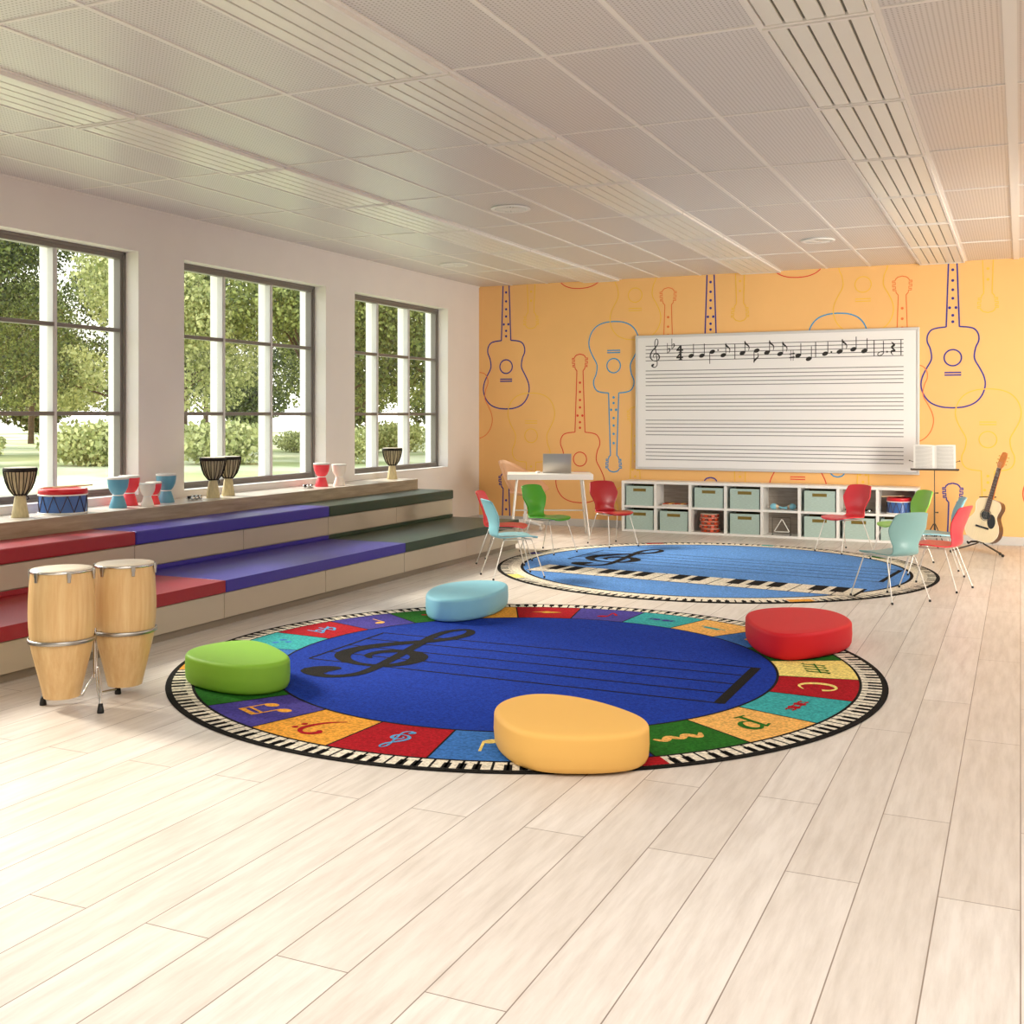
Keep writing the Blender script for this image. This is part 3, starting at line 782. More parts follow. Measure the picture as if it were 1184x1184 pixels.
t = thing('swivel_chair', 'pale orange tub swivel chair on a white star base behind the desk', 'chair', (-5.92, 13.36, 0), R(-35))
# tub shell facing +Y local
prof = []
m = MB(); vs = []; nu, nv = 28, 12
for i in range(nv+1):
    f = i/nv
    for j in range(nu+1):
        a = -PI*1.0+2*PI*j/nu      # 0 = front (+Y)
        back = (1-math.cos(a))/2
        top = .52+.40*back**1.1
        z = .46+(top-.46)*f**1.3
        r = .10+.18*(f**.55)+.03*f
        vs.append((r*math.sin(a)*1.05, r*math.cos(a)*.95-.05*f*back, z))
m.add(vs, [(i*(nu+1)+j, i*(nu+1)+j+1, (i+1)*(nu+1)+j+1, (i+1)*(nu+1)+j) for i in range(nv) for j in range(nu)], 0, True)
m.add([(.10*math.sin(2*PI*j/nu)*1.05, .10*math.cos(2*PI*j/nu)*.95, .46) for j in range(nu)], [tuple(range(nu))], 0)
o = m.build('tub_shell', 'ch_orange', t); sd = o.modifiers.new('thick', 'SOLIDIFY'); sd.thickness = .014
m = MB(); m.lathe([(.001, .455), (.2, .475), (.21, .495), (.18, .51), (.001, .512)], 28); m.build('seat_pad', 'ch_orange', t)
m = MB(); m.lathe([(.03, .08), (.03, .2), (.02, .205), (.02, .43), (.07, .455), (.001, .456)], 18); m.build('gas_post', 'white', t)
for q in range(5):
    a = 2*PI*q/5+.3; c, s = math.cos(a), math.sin(a)
    m = MB(); m.tube([(.02*c, .02*s, .11), (.14*c, .14*s, .095), (.27*c, .27*s, .07)], [.03, .024, .016], 10); lg = m.build('base_arm', 'white', t)
    m = MB(); m.lathe([(0, -.012), (.026, -.012), (.028, 0), (.026, .012), (0, .012)], 16, 0, (.27*c, .27*s, .028), Matrix.Rotation(PI/2, 4, 'X')); m.build('caster', 'tcream', lg)

# ------------------------------------------------------------------ whiteboard
BX0, BX1, BZ0, BZ1 = -4.61, -1.09, .79, 2.545
t = thing('whiteboard', 'wide white music board with printed staves on the orange wall', 'whiteboard', ((BX0+BX1)/2, WY-.006, BZ0))
ox, oz = t.location.x, t.location.z
m = MB(); w = .034
m.box(BX0-ox, BX1-ox, -.05, 0, 0, w); m.box(BX0-ox, BX1-ox, -.05, 0, BZ1-BZ0-w, BZ1-BZ0); m.box(BX0-ox, BX0+w-ox, -.05, 0, w, BZ1-BZ0-w); m.box(BX1-w-ox, BX1-ox, -.05, 0, w, BZ1-BZ0-w)
m.build('frame', 'bframe', t, bevel=.006)
m = MB(); m.box(BX0+w-ox, BX1-w-ox, -.042, -.005, w, BZ1-BZ0-w, 0)
f0 = lambda x, z: Vector((x-ox, -.0428, z-oz)); f1 = lambda x, z: Vector((x-ox, -.0436, z-oz)); f2 = lambda x, z: Vector((x-ox, -.0444, z-oz))
for zb in (2.211, 1.887, 1.564, 1.243, .921):
    for k in range(5): m.ribbon([(-4.47, zb+.0478*k), (-1.268, zb+.0478*k)], .0085, f0, 1)
S = .0478; zb = 2.211
stroke(m, CLEF, f1, 2, S*1.12, -4.335, zb+.0, .75, (0, -1, 0))
def head(x, p, hollow=False):
    z = zb+p*S
    if hollow: m.ribbon(ellipse(x, z, .036, .020, .45), .010, f1, 2, closed=True)
    else: m.poly(ellipse(x, z, .037, .025, .4), f1, 2)
def stem(x, p, up=True, ln=3.2):
    z = zb+p*S; xs = x+.033 if up else x-.033
    m.ribbon([(xs, z), (xs, z+(ln*S if up else -ln*S))], .009, f2, 2); return xs, z+(ln*S if up else -ln*S)
def flag(xs, zt, up=True):
    q = -1 if up else 1
    stroke(m, catmull([(xs, zt, .004), (xs+.005, zt+q*.03, .022), (xs+.05, zt+q*.075, .013), (xs+.045, zt+q*.125, .006)], 5), f1, 2)
def dot(x, p): m.poly(ellipse(x, zb+p*S, .011, .011), f1, 2)
for x, p, kind in [(-3.861, 1.1, 'q'), (-3.719, 1.1, 'q'), (-3.582, 2.07, 'd.'), (-3.441, 1.09, 'e'), (-3.196, 1.55, 'e'), (-3.015, 2.1, 'de'), (-2.887, 1.52, 'e'), (-2.724, 1.1, 'e'), (-2.503, .55, 'q'), (-2.375, -.35, 'q'), (-2.178, .87, 'q.'), (-2.006, 1.32, 'e'), (-1.844, 1.84, 'q'), (-1.717, 1.34, 'q'), (-1.529, .6, 'h.')]:
    head(x, p, 'h' in kind); up = not kind.startswith('d')
    xs, zt = stem(x, p, up)
    if 'e' in kind: flag(xs, zt, up)
    if '.' in kind: dot(x+.075, p+.4)
for x in (-3.291, -2.291, -1.603, -1.296): m.ribbon([(x, zb), (x, zb+4*S)], .010, f2, 2)
def flat(x, p):
    z = zb+p*S
    m.ribbon([(x, z-.02), (x, z+.115)], .007, f2, 2)
    stroke(m, catmull([(x, z+.035, .005), (x+.028, z+.045, .012), (x+.03, z+.015, .012), (x, z-.02, .005)], 5), f1, 2)
flat(-4.175, 2.3); flat(-4.115, 3.5)
x, p = -2.578, .6; z = zb+p*S
for dx in (-.014, .014): m.ribbon([(x+dx, z-.065), (x+dx, z+.065)], .006, f2, 2)
for dz in (-.022, .022): m.ribbon([(x-.032, z+dz-.006), (x+.032, z+dz+.006)], .014, f1, 2)
for q in (0, 2):   # 4/4 time
    z = zb+q*S+.004; x = -4.01
    m.ribbon([(x-.045, z+.030), (x+.045, z+.030)], .018, f1, 2); m.ribbon([(x+.012, z), (x+.012, z+.088)], .024, f2, 2); m.ribbon([(x-.038, z+.032), (x+.010, z+.088)], .016, f1, 2); m.ribbon([(x-.015, z+.003), (x+.038, z+.003)], .01, f1, 2)
stroke(m, catmull([(-1.405, zb+.165, .006), (-1.375, zb+.13, .026), (-1.40, zb+.10, .022), (-1.365, zb+.06, .016), (-1.40, zb+.055, .022), (-1.405, zb+.03, .012), (-1.385, zb+.01, .006)], 5), f1, 2)
m.build('writing_surface', ['board', 'staffk', 'ink'], t)

# ------------------------------------------------------------------ cube cabinet
CX0, CX1, CY0, CY1, CZ = -4.70, -1.08, 13.68, WY-.016, .652
t = thing('cube_cabinet', 'low white two-row cube storage cabinet below the whiteboard', 'cabinet', ((CX0+CX1)/2, (CY0+CY1)/2, 0))
ox, oy = t.location.x, t.location.y
pit = (CX1-CX0)/8; TH = .034
m = MB(); m.box(CX0-ox, CX1-ox, CY0-oy, CY1-oy, CZ-TH, CZ); m.build('top_board', 'white', t, bevel=.002)
m = MB(); m.box(CX0-ox, CX1-ox, CY0-oy, CY1-oy, 0, .028); m.build('bottom_board', 'white', t, bevel=.002)
for k in range(9):
    xc = CX0+pit*k; xa = xc-TH/2 if 0 < k < 8 else (xc if k == 0 else xc-TH)
    m = MB(); m.box(xa-ox, xa+TH-ox, CY0+.001-oy, CY1-oy, .028, CZ-TH); m.build('upright', 'white', t, bevel=.002)
    if k < 8:
        x1 = CX0+pit*(k+1)-(TH/2 if k < 7 else TH)
        m = MB(); m.box(xa+TH-ox, x1-ox, CY0+.001-oy, CY1-oy, .310, .338); m.build('shelf', 'white', t, bevel=.002)
m = MB(); m.box(CX0+.01-ox, CX1-.01-ox, CY1-.006-oy, CY1-.001-oy, .02, CZ-.02); m.build('back_panel', 'cabback', t)
def cell(k, row): return CX0+pit*(k+.5), (.338 if row else .028)
first = None; nth = ['leftmost', 'second', 'third', 'fourth', 'fifth', 'sixth', 'seventh', 'rightmost']
for k, row in [(0, 1), (2, 1), (3, 1), (5, 1), (0, 0), (1, 0), (3, 0), (5, 0), (6, 0), (7, 0)]:
    cx, z = cell(k, row); lab = 'sage green fabric storage bin in the %s column, %s row of the cube cabinet' % (nth[k], 'top' if row else 'bottom')
    loc = (cx+(.012 if k < 7 else -.007), CY0+.02, z+.0005)
    if first is None:
        tb = thing('storage_bin', lab, 'storage bin', loc, 0, 'fabric bins in the cube cabinet')
        H, Wd, D = .248, .365, .30; w = .012
        m = MB(); fz = .195
        # front with a handle slot
        m.box(-Wd/2, Wd/2, 0, w, 0, fz-.012); m.box(-Wd/2, Wd/2, 0, w, fz+.018, H); m.box(-Wd/2, -.075, 0, w, fz-.012, fz+.018); m.box(.075, Wd/2, 0, w, fz-.012, fz+.018)
        m.box(-Wd/2, Wd/2, D-w, D, 0, H); m.box(-Wd/2, -Wd/2+w, w, D-w, 0, H); m.box(Wd/2-w, Wd/2, w, D-w, 0, H); m.box(-Wd/2+w, Wd/2-w, w, D-w, 0, w)
        m.build('bin_body', 'bin', tb)
        m = MB(); m.box(-Wd/2+w, Wd/2-w, w+.0005, w+.003, .02, H-.002); m.box(-Wd/2+w, Wd/2-w, D-w-.003, D-w-.0005, .02, H+.0); m.box(-Wd/2+w, Wd/2-w, w+.003, D-w-.003, .02, .022); m.build('lining', 'binrim', tb)
        m = MB(); m.box(-.085, .085, -.003, 0, fz+.016, fz+.022); m.box(-.085, .085, -.003, 0, fz-.016, fz-.010); m.box(-.085, -.075, -.003, 0, fz-.01, fz+.016); m.box(.075, .085, -.003, 0, fz-.01, fz+.016); m.box(-.075, .075, .001, .004, fz-.012, fz+.018)
        m.build('handle_slot', 'binslot', tb)
        first = tb; index_kids()
    else: dup(first, loc, 0, lab)
# xylophone
cx, z = cell(1, 1)
t = thing('xylophone', 'small wooden xylophone lying in the top row of the cube cabinet', 'xylophone', (cx+.01, 13.82, z+.0008))
m = MB(); m.box(-.16, .16, -.07, -.05, .0, .022); m.box(-.16, .16, .05, .07, 0, .022); m.box(-.165, -.15, -.08, .08, 0, .02); m.box(.15, .165, -.08, .08, 0, .02); m.build('frame', 'paper', t)
for q in range(8):
    x = -.135+.0385*q; l = .095-.004*q
    m = MB(); m.box(x-.015, x+.015, -l, l, .023, .034); m.build('bar', ['tamb', 'xylo', 'ot_y', 'xylo'][q % 4], t, bevel=.002)
# tambourines
cx, z = cell(2, 0); first = None
for q in range(5):
    loc = (cx+(.012, -.008, .006, -.006, .0)[q], 13.80, z+.001+.046*q); lab = ['bottom', 'second from bottom', 'middle', 'second from top', 'topmost'][q]+' orange tambourine in the stack inside the cube cabinet'
    if first is None:
        tt = thing('tambourine', lab, 'tambourine', loc, 0, 'stacked tambourines')
        m = MB(); m.lathe([(.108, .002), (.117, .002), (.117, .012), (.108, .012), (.108, .002)], 32); m.lathe([(.108, .031), (.117, .031), (.117, .041), (.108, .041), (.108, .031)], 32)
        for a in range(8):
            T = Matrix.Rotation(2*PI*(a+.5)/8, 4, 'Z'); m.box(.108, .117, -.022, .022, .01, .033, 0, T)
        m.build('hoop', 'tamb', tt)
        for a in range(8):
            T = Matrix.Rotation(2*PI*a/8, 4, 'Z') @ Matrix.Translation((.113, 0, .0215)) @ Matrix.Scale(1, 4)
            mm = MB(); mm.lathe([(.001, -.004), (.016, -.002), (.016, .002), (.001, .004)], 12, 0, (0, 0, 0), T); mm.build('jingle', 'steel', tt)
        m = MB(); m.lathe([(.1175, .040), (.1175, .0435), (.112, .0445), (.001, .044)], 32); m.build('drum_head', 'skin', tt)
        first = tt; index_kids()
    else: dup(first, loc, .25*q, lab)
# maracas
cx, z = cell(4, 1); first = None
for q, (dx, ang, lab) in enumerate([(-.10, R(8), 'pale blue maraca lying to the left inside the cube cabinet'), (.115, R(172), 'pale blue maraca lying to the right inside the cube cabinet')]):
    loc = (cx+dx, 13.80+.05*q, z+.038)
    if first is None:
        tt = thing('maraca', lab, 'maraca', loc, ang, 'pair of maracas')
        T = Matrix.Rotation(PI/2, 4, 'Y') @ Matrix.Rotation(R(0), 4, 'X')
        m = MB(); m.sphere((0, 0, 0), .037, 18, 0, (1.3, 1, 1)); m.build('shaker_ball', 'ot_b', tt)
        m = MB(); m.lathe([(.0345, .012), (.030, .028), (.020, .044), (.012, .056), (.009, .06)], 16, 0, (0, 0, 0), T); m.build('cone_band', 'stick', tt)
        m = MB(); m.tube([(.055, 0, -.003), (.11, 0, -.017), (.155, 0, -.026)], [.009, .008, .011], 10); m.build('handle', 'ot_b', tt)
        first = tt; index_kids()
    else: dup(first, loc, ang, lab)
# triangle on its stand
cx, z = cell(4, 0)
t = thing('triangle_stand', 'thin dark square metal stand inside the bottom row of the cube cabinet', 'stand', (cx, 13.78, z))
m = MB(); m.tube([(-.115, 0, .003), (-.115, 0, .215), (.105, 0, .215), (.105, 0, .003)], .004, 6); m.build('hoop', 'gunmetal', t)
m = MB()
for sx in (-.115, .105): m.tube([(sx, -.05, .004), (sx, .05, .004)], .004, 6)
m.build('foot', 'gunmetal', t)
t = thing('triangle', 'steel triangle hanging in the small square stand', 'triangle', (cx-.005, 13.775, z))
m = MB(); m.tube([(.005, 0, .195), (-.085, 0, .045), (-.08, 0, .04), (.09, 0, .04), (.094, 0, .046), (.012, 0, .19)], .0055, 8); m.build('bar', 'white', t)
m = MB(); m.tube([(.005, 0, .19), (.006, 0, .215)], .0015, 6); m.build('loop', 'ink', t)

# toy snare drums
def make_drum(label, loc, r, h):
    t = thing('toy_drum', label, 'drum', loc, 0)
    m = MB(); m.lathe([(r*.985, 0.01), (r*.985, h-.01)], 40); m.disc(r*.98, .011, 40, 0, up=False); m.build('shell', 'drumblue', t)
    m = MB(); m.lathe([(r, h*.80), (r*1.02, h*.80), (r*1.02, h), (r*.98, h+.004), (r*.95, h-.004)], 40); m.build('top_rim', 'drumred', t)
    m = MB(); m.lathe([(r, h*.74), (r*1.035, h*.75), (r*1.035, h*.80), (r, h*.805)], 40); m.build('upper_band', 'white', t)
    m = MB(); m.lathe([(r, .0), (r*1.025, .0), (r*1.025, h*.06), (r, h*.065)], 40); m.build('lower_band', 'white', t)
    m = MB(); m.lathe([(r*.95, h-.003), (.001, h-.003)], 40); m.build('drum_head', 'drumred', t)
    m = MB(); n = 22
    for i in range(n):
        a0 = 2*PI*i/n; a1 = 2*PI*(i+1)/n
        z0, z1 = (h*.06, h*.75) if i % 2 else (h*.75, h*.06)
        m.tube([(r*1.0*math.cos(a0), r*1.0*math.sin(a0), z0), (r*1.003*math.cos((a0+a1)/2), r*1.003*math.sin((a0+a1)/2), (z0+z1)/2), (r*1.0*math.cos(a1), r*1.0*math.sin(a1), z1)], .0028, 6)
    m.build('tension_cord', 'cord', t)
    return t
make_drum('toy drum with red rim and blue laced shell on the oak shelf', (-6.66, 6.30, SH), .175, .185)
cx, z = cell(7, 1)
make_drum('toy drum with red rim and blue laced shell inside the cube cabinet', (cx, 13.845, z+.0005), .135, .185)
for q, (p0, p1, lab) in enumerate([((-6.72, 6.16, SH+.197), (-6.60, 6.44, SH+.205), 'pale drumstick on the shelf drum, nearer the window'), ((-6.62, 6.17, SH+.197), (-6.57, 6.50, SH+.206), 'pale drumstick on the shelf drum, nearer the room')]):
    c = (Vector(p0)+Vector(p1))/2
    m = MB(); m.tube([Vector(p0)-c, (Vector(p1)-c)*.9, Vector(p1)-c], [.006, .005, .003], 8); m.sphere(tuple(Vector(p1)-c), .007, 8); o = m.build('drumstick', 'stick', loc=tuple(c)); tag(o, lab, 'drumstick', 'drumsticks')
m = MB(); m.tube([(-.15, -.0, 0), (.10, .02, .012)], [.005, .005], 8); m.sphere((-.15, 0, 0), .007, 8); o = m.build('drumstick', 'stick', loc=(cx-.04, 13.80, z+.198)); tag(o, 'pale drumstick resting on the drum inside the cube cabinet', 'drumstick')

# bells
def bells(t, n, dx):
    m = MB(); m.tube([(-dx*(n-1)/2-.03, 0, .028), (dx*(n-1)/2+.03, 0, .028)], .012, 10); m.build('handle', 'black', t)
    for i in range(n):
        for sy in (-1, 1):
            mm = MB(); mm.sphere((-dx*(n-1)/2+dx*i, sy*.024, .021), .020, 12); mm.build('bell', 'chrome', t)
t = thing('jingle_bells', 'black handled jingle bells lying on the shelf between blue drum and djembes', 'bells', (-6.62, 7.74, SH+.0005), R(90)); bells(t, 3, .05)
t = thing('jingle_bells', 'small black jingle bells lying on the shelf left of the coral goblet drum', 'bells', (-6.62, 9.46, SH+.0005), R(80)); bells(t, 2, .045)
cx, z = cell(6, 1)
t = thing('jingle_bells', 'silver bells inside the cube cabinet behind the coral red chair', 'bells', (cx, 13.80, z+.0005), 0); bells(t, 5, .062)

# ------------------------------------------------------------------ djembes
def make_djembe(label, loc):
    t = thing('djembe', label, 'drum', loc, .2, 'rope-laced djembes on the shelf')
    m = MB(); m.lathe([(.060, 0), (.062, .004), (.052, .06), (.043, .12), (.036, .160)], 28); m.disc(.06, 0, 28, 0, up=False); m.build('foot', 'djwood', t)
    bowl = [(.036, .160), (.052, .175), (.078, .21), (.097, .26), (.108, .31), (.113, .345)]
    m = MB(); m.lathe(bowl, 32); m.build('bowl', 'djbowl', t)
    m = MB(); m.lathe([(.114, .335), (.119, .34), (.120, .352), (.116, .362), (.112, .364)], 32); m.build('rim_ring', 'rope', t)
    m = MB(); m.lathe([(.114, .362), (.105, .366), (.001, .366)], 32); m.build('drum_head', 'skin', t)
    m = MB(); n = 26
    for i in range(n):
        a = 2*PI*i/n; s = 1 if i % 2 else -1
        pts = []
        for r, z in reversed(bowl): pts.append(((r+.003)*math.cos(a+s*.06*(1-(z-.16)/.19)), (r+.003)*math.sin(a+s*.06*(1-(z-.16)/.19)), z))
        m.tube(pts, .0034, 5)
    m.tube([(.046*math.cos(2*PI*i/20), .046*math.sin(2*PI*i/20), .168) for i in range(20)], .006, 6, closed=True)
    m.tube([(.045, .0, .168), (.06, .01, .15), (.062, .015, .135), (.05, .01, .13)], .004, 5)
    m.build('rope_lacing', 'rope', t)
    return t
dj = make_djembe('rope-laced djembe on the oak shelf left of the toy drum', (-6.66, 5.90, SH)); index_kids()
dup(dj, (-6.645, 8.02, SH), .9, 'rope-laced djembe on the shelf under the second window, left of a touching pair')
dup(dj, (-6.70, 8.30, SH), 1.7, 'rope-laced djembe on the shelf under the second window, right of a touching pair')
dup(dj, (-6.67, 11.215, SH), 2.2, 'rope-laced djembe alone at the far end of the oak shelf')
# plastic goblet drums
def make_goblet(label, loc):
    t = thing('goblet_drum', label, 'drum', loc, 0, 'plastic goblet drums on the shelf')
    m = MB(); m.lathe([(.070, 0), (.071, .003), (.058, .05), (.042, .098)], 28); m.disc(.07, 0, 28, 0, up=False); m.build('foot', 'tblue', t)
    m = MB(); m.lathe([(.042, .098), (.045, .099), (.045, .106), (.042, .107)], 28); m.build('waist_band', 'white', t)
    m = MB(); m.lathe([(.042, .107), (.060, .13), (.076, .165), (.083, .205), (.084, .232)], 28); m.build('bowl', 'tblue', t)
    m = MB(); m.lathe([(.085, .230), (.088, .234), (.087, .244), (.078, .248), (.001, .248)], 28); m.build('drum_head', 'paper', t)
    return t
gb = make_goblet('larger sky blue goblet drum on the shelf at the left end of the cluster', (-6.63, 6.84, SH)); index_kids()
RED = {'teal_blue_plastic': M['tred']}; CRM = {'teal_blue_plastic': M['tcream']}
def gob(loc, sc, rc, lab): 
    o = dup(gb, loc, 0, lab, recolor=rc); o.scale = (sc, sc, sc); return o
gob((-6.72, 7.06, SH), 1.0, RED, 'large coral red goblet drum half hidden behind the sky blue one')
gob((-6.55, 7.085, SH), .76, CRM, 'small cream goblet drum at the front of the shelf cluster')
gob((-6.62, 7.235, SH), .76, RED, 'small coral red goblet drum half hidden behind the small cream one')
gob((-6.66, 7.43, SH), 1.0, None, 'sky blue goblet drum at the right end of the shelf cluster')
gob((-6.66, 9.76, SH), 1.0, RED, 'coral red goblet drum on the shelf between second and third windows')
gob((-6.58, 9.97, SH), .92, CRM, 'cream goblet drum on the shelf between second and third windows')

# ------------------------------------------------------------------ congas on their stand
def make_conga(label, loc, tilt):
    t = thing('conga_drum', label, 'drum', loc, .3, 'pair of wooden congas')
    t.rotation_euler = (0, tilt, .0)
    prof = catmull([(.089, 0), (.107, .08), (.126, .16), (.147, .25), (.158, .34), (.162, .42), (.1605, .50), (.156, .58), (.149, .645)], 4)
    m = MB(); m.lathe(prof, 44); m.disc(.089, 0, 44, 0, up=False); m.lathe([(.089, 0), (.08, .002)], 44); m.build('shell', 'conga', t)
    m = MB(); m.lathe([(.150, .640), (.156, .642), (.157, .650), (.152, .654)], 44); m.build('rim', 'chrome', t)
    m = MB(); m.lathe([(.152, .650), (.148, .656), (.10, .660), (.001, .661)], 44); m.build('drum_head', 'skin', t)
    m = MB(); m.lathe([(.1595, .285), (.1655, .286), (.1665, .295), (.1655, .305), (.1600, .306)], 44); m.build('band', 'steel', t)
    for q in range(6):
        a = 2*PI*q/6-.55
        T = Matrix.Rotation(a, 4, 'Z')
        m = MB(); m.box(.155, .167, -.010, .010, .625, .652, 0, T); m.box(.158, .166, -.008, .008, .600, .628, 0, T); m.build('tuning_lug', 'steel', t, bevel=.002)
    return t
make_conga('wooden conga drum on the left of the pair, nearer the camera', (-4.47, 4.222, .060), 0)
make_conga('wooden conga drum on the right of the pair, farther from the camera', (-4.40, 4.590, .048), 0)
t = thing('conga_stand', 'chrome conga stand with black rubber feet between the two congas', 'stand', (-4.43, 4.406, 0))
lx, ly = -4.43, 4.406
m = MB(); m.tube([(0, 0, .12), (0, 0, .38)], .010, 10); m.box(-.02, .02, -.05, .05, .345, .36); m.build('column', 'chrome', t)
for (fx, fy) in [(-4.60, 4.22), (-4.214, 4.228), (-4.417, 4.556)]:
    dx, dy = fx-lx, fy-ly
    m = MB()
    if fx == -4.214:
        m.tube([(0, 0, .34), (dx*.28, dy*.28, .31), (dx*.5-.008, dy*.5, .20), (dx*.8-.012, dy*.8, .10), (dx, dy, .03)], .005, 8); m.tube([(dx*.5+.004, dy*.5, .20), (dx*.8+.012, dy*.8, .10), (dx, dy, .03)], .005, 8); m.tube([(0, 0, .14), (dx*.5, dy*.5, .20)], .004, 8)
    else: m.tube([(0, 0, .14), (dx*.25, dy*.25, .032), (dx, dy, .026)], .007, 8)
    lg = m.build('leg', 'chrome', t)
    m = MB(); m.lathe([(0, 0), (.017, 0), (.017, .01), (.011, .046), (0, .046)], 16, 0, (dx, dy, 0)); m.build('rubber_foot', 'black', lg)

# ------------------------------------------------------------------ music stand + book
MSX, MSY = -.885, 13.42
t = thing('music_stand', 'thin dark folding music stand right of the storage cubes', 'music stand', (MSX, MSY, 0), R(6))
m = MB(); m.tube([(0, 0, .12), (0, 0, .62)], .008, 10); m.tube([(0, 0, .62), (0, 0, .88)], .0055, 10); m.build('pole', 'gunmetal', t)
for z in (.40, .62):
    m = MB(); m.tube([(.008, 0, z), (.03, 0, z)], .005, 8); m.sphere((.034, 0, z), .009, 8); m.build('knob', 'black', t)
for q in range(3):
    a = 2*PI*q/3-PI/2+.2; c, s = math.cos(a), math.sin(a)
    m = MB(); m.tube([(.01*c, .01*s, .27), (.14*c, .14*s, .03), (.15*c, .15*s, .008)], .006, 8); m.tube([(.01*c, .01*s, .13), (.075*c, .075*s, .145)], .004, 6); lg = m.build('leg', 'gunmetal', t)
    m = MB(); m.sphere((.15*c, .15*s, .011), .011, 10); m.build('foot_cap', 'black', lg)
T = Matrix.Translation((0, -.01, .872)) @ Matrix.Rotation(R(-14), 4, 'X')
m = MB(); m.box(-.25, .25, -.045, .0, 0, .006, 0, T); m.box(-.25, .25, -.048, -.045, 0, .014, 0, T)
for sx in (-.25, .25): m.sphere(tuple(T @ Vector((sx, -.047, .006))), .010, 8)
for sx in (-1, 1): m.tube([T @ Vector((0, 0, .0)), T @ Vector((sx*.22, .003, .10)), T @ Vector((sx*.262, .003, .115))], .004, 6); m.tube([T @ Vector((0, 0, .12)), T @ Vector((sx*.20, .003, .25))], .003, 6); m.sphere(tuple(T @ Vector((sx*.265, .003, .115))), .008, 8)
m.tube([T @ Vector((0, .003, 0)), T @ Vector((0, .003, .26))], .004, 6)
m.build('desk_rack', 'gunmetal', t)
t = thing('sheet_music_book', 'open book of printed sheet music on the music stand', 'book', (MSX, MSY, 0), R(6))
for sx in (-1, 1):
    m = MB(); n = 8; W = .225; H = .285
    def pg(u, v, d): # u 0..1 outward, v 0..1 up
        return T @ Vector((sx*u*(W-.012*v*0), -.006-d-.018*math.sin(PI*u)*(1-.3*u), .008+v*H+.006*u))
    vs = [pg(i/n, v, 0) for i in range(n+1) for v in (0, 1)]; vs2 = [pg(i/n, v, -.004) for i in range(n+1) for v in (0, 1)]
    fs = [(2*i, 2*i+2, 2*i+3, 2*i+1) for i in range(n)]
    m.add(vs, fs, 0, True); m.add(vs2, [f[::-1] for f in fs], 0, True)
    for r_ in range(20):
        v = .06+.045*r_
        for k in range(2):
            pts = [pg(.10+.80*i/6, v+k*.014, .0010) for i in range(7)]; pt2 = [pg(.10+.80*i/6, v+k*.014+.007, .0010) for i in range(7)]
            m.add([p for pr in zip(pts, pt2) for p in pr], [(2*i, 2*i+2, 2*i+3, 2*i+1) for i in range(6)], 1)
    m.build('page_block', ['paper', 'inkg'], t)

# ------------------------------------------------------------------ acoustic guitar + stand
GX, GY = -.40, 13.22
t = thing('acoustic_guitar', 'pale topped acoustic guitar leaning on a stand by the orange wall', 'guitar', (GX, GY, .115))
t.rotation_euler = (R(-8), R(12.5), R(-27))
half = catmull([(0, 0), (.08, .004), (.145, .03), (.185, .085), (.193, .145), (.178, .205), (.148, .255), (.128, .30), (.132, .345), (.143, .39), (.138, .43), (.115, .462), (.07, .475), (0, .478)], 5)
loop = half+[(-x, y) for x, y in reversed(half[1:-1])]
D = .10
gfn = lambda x, y, z: Vector((x, -D/2+z, y))      # y= height, z=thickness (front at -D/2)
m = MB(); m.prism(loop, 0.003, D, 0, lambda x, y, z: gfn(x, y, z), 0); m.build('body', 'mahog', t)
m = MB(); m.prism(loop, -.0005, .003, 0, gfn, 0); m.build('soundboard', 'spruce', t)
m = MB(); m.tube([gfn(x*.985, y*.985+.0035, -.0012) for x, y in loop[::2]], .0022, 5, closed=True); m.build('binding', 'tcream', t)
fr = lambda x, y: gfn(x, y, -.002); fr2 = lambda x, y: gfn(x, y, -.003); fr3 = lambda x, y: gfn(x, y, -.0026)
m = MB(); m.poly(ellipse(0, .298, .051, .051, 0, 28), fr2, 0); m.build('sound_hole', 'blackg', t)
m = MB(); m.ribbon(ellipse(0, .298, .061, .061, 0, 32), .006, fr3, 0, closed=True); m.build('rosette', 'rosew', t)
m = MB(); m.poly(ellipse(.080, .245, .046, .078, .25, 24), fr, 0); m.build('pickguard', 'blackg', t)
m = MB(); m.box(-.075, .075, -D/2-.010, -D/2, .150, .170); m.box(-.04, .04, -D/2-.014, -D/2-.01, .166, .170); m.build('bridge', 'blackg', t, bevel=.003)
m = MB()
m.add([(-.027, -D/2-.010, .335), (.027, -D/2-.010, .335), (.022, -D/2-.010, .83), (-.022, -D/2-.010, .83), (-.027, -D/2+.0, .335), (.027, -D/2, .335), (.022, -D/2, .83), (-.022, -D/2, .83)], [(0, 1, 2, 3), (7, 6, 5, 4), (0, 4, 5, 1), (3, 2, 6, 7), (0, 3, 7, 4), (1, 5, 6, 2)], 0)
m.build('fretboard', 'rosew', t)
m = MB(); m.tube([(0, -D/2+.024, .46), (0, -D/2+.017, .60), (0, -D/2+.015, .83)], [.026, .020, .019], 12); m.build('neck', 'headst', t)
m = MB()
for q in range(16):
    z = .345+.485*(1-(2**(-q/12))*1.0)/(1-2**(-16/12)); z = .83-(z-.345)*1.0
    w = .022+.005*(.83-z)/.495
    m.box(-w, w, -D/2-.0118, -D/2-.0098, z-.0008, z+.0008)
m.build('fret', 'steel', t)
m = MB()
for q in range(6):
    x = -.016+.0064*q; m.tube([(x*1.3, -D/2-.014, .165), (x, -D/2-.0145, .83), (x*1.2, -D/2-.006, .90)], .0005, 4)
m.build('string', 'steel', t)
hl = [(-.022, .83), (-.036, .86), (-.035, .96), (-.026, 1.005), (0, 1.012), (.026, 1.005), (.035, .96), (.036, .86), (.022, .83)]
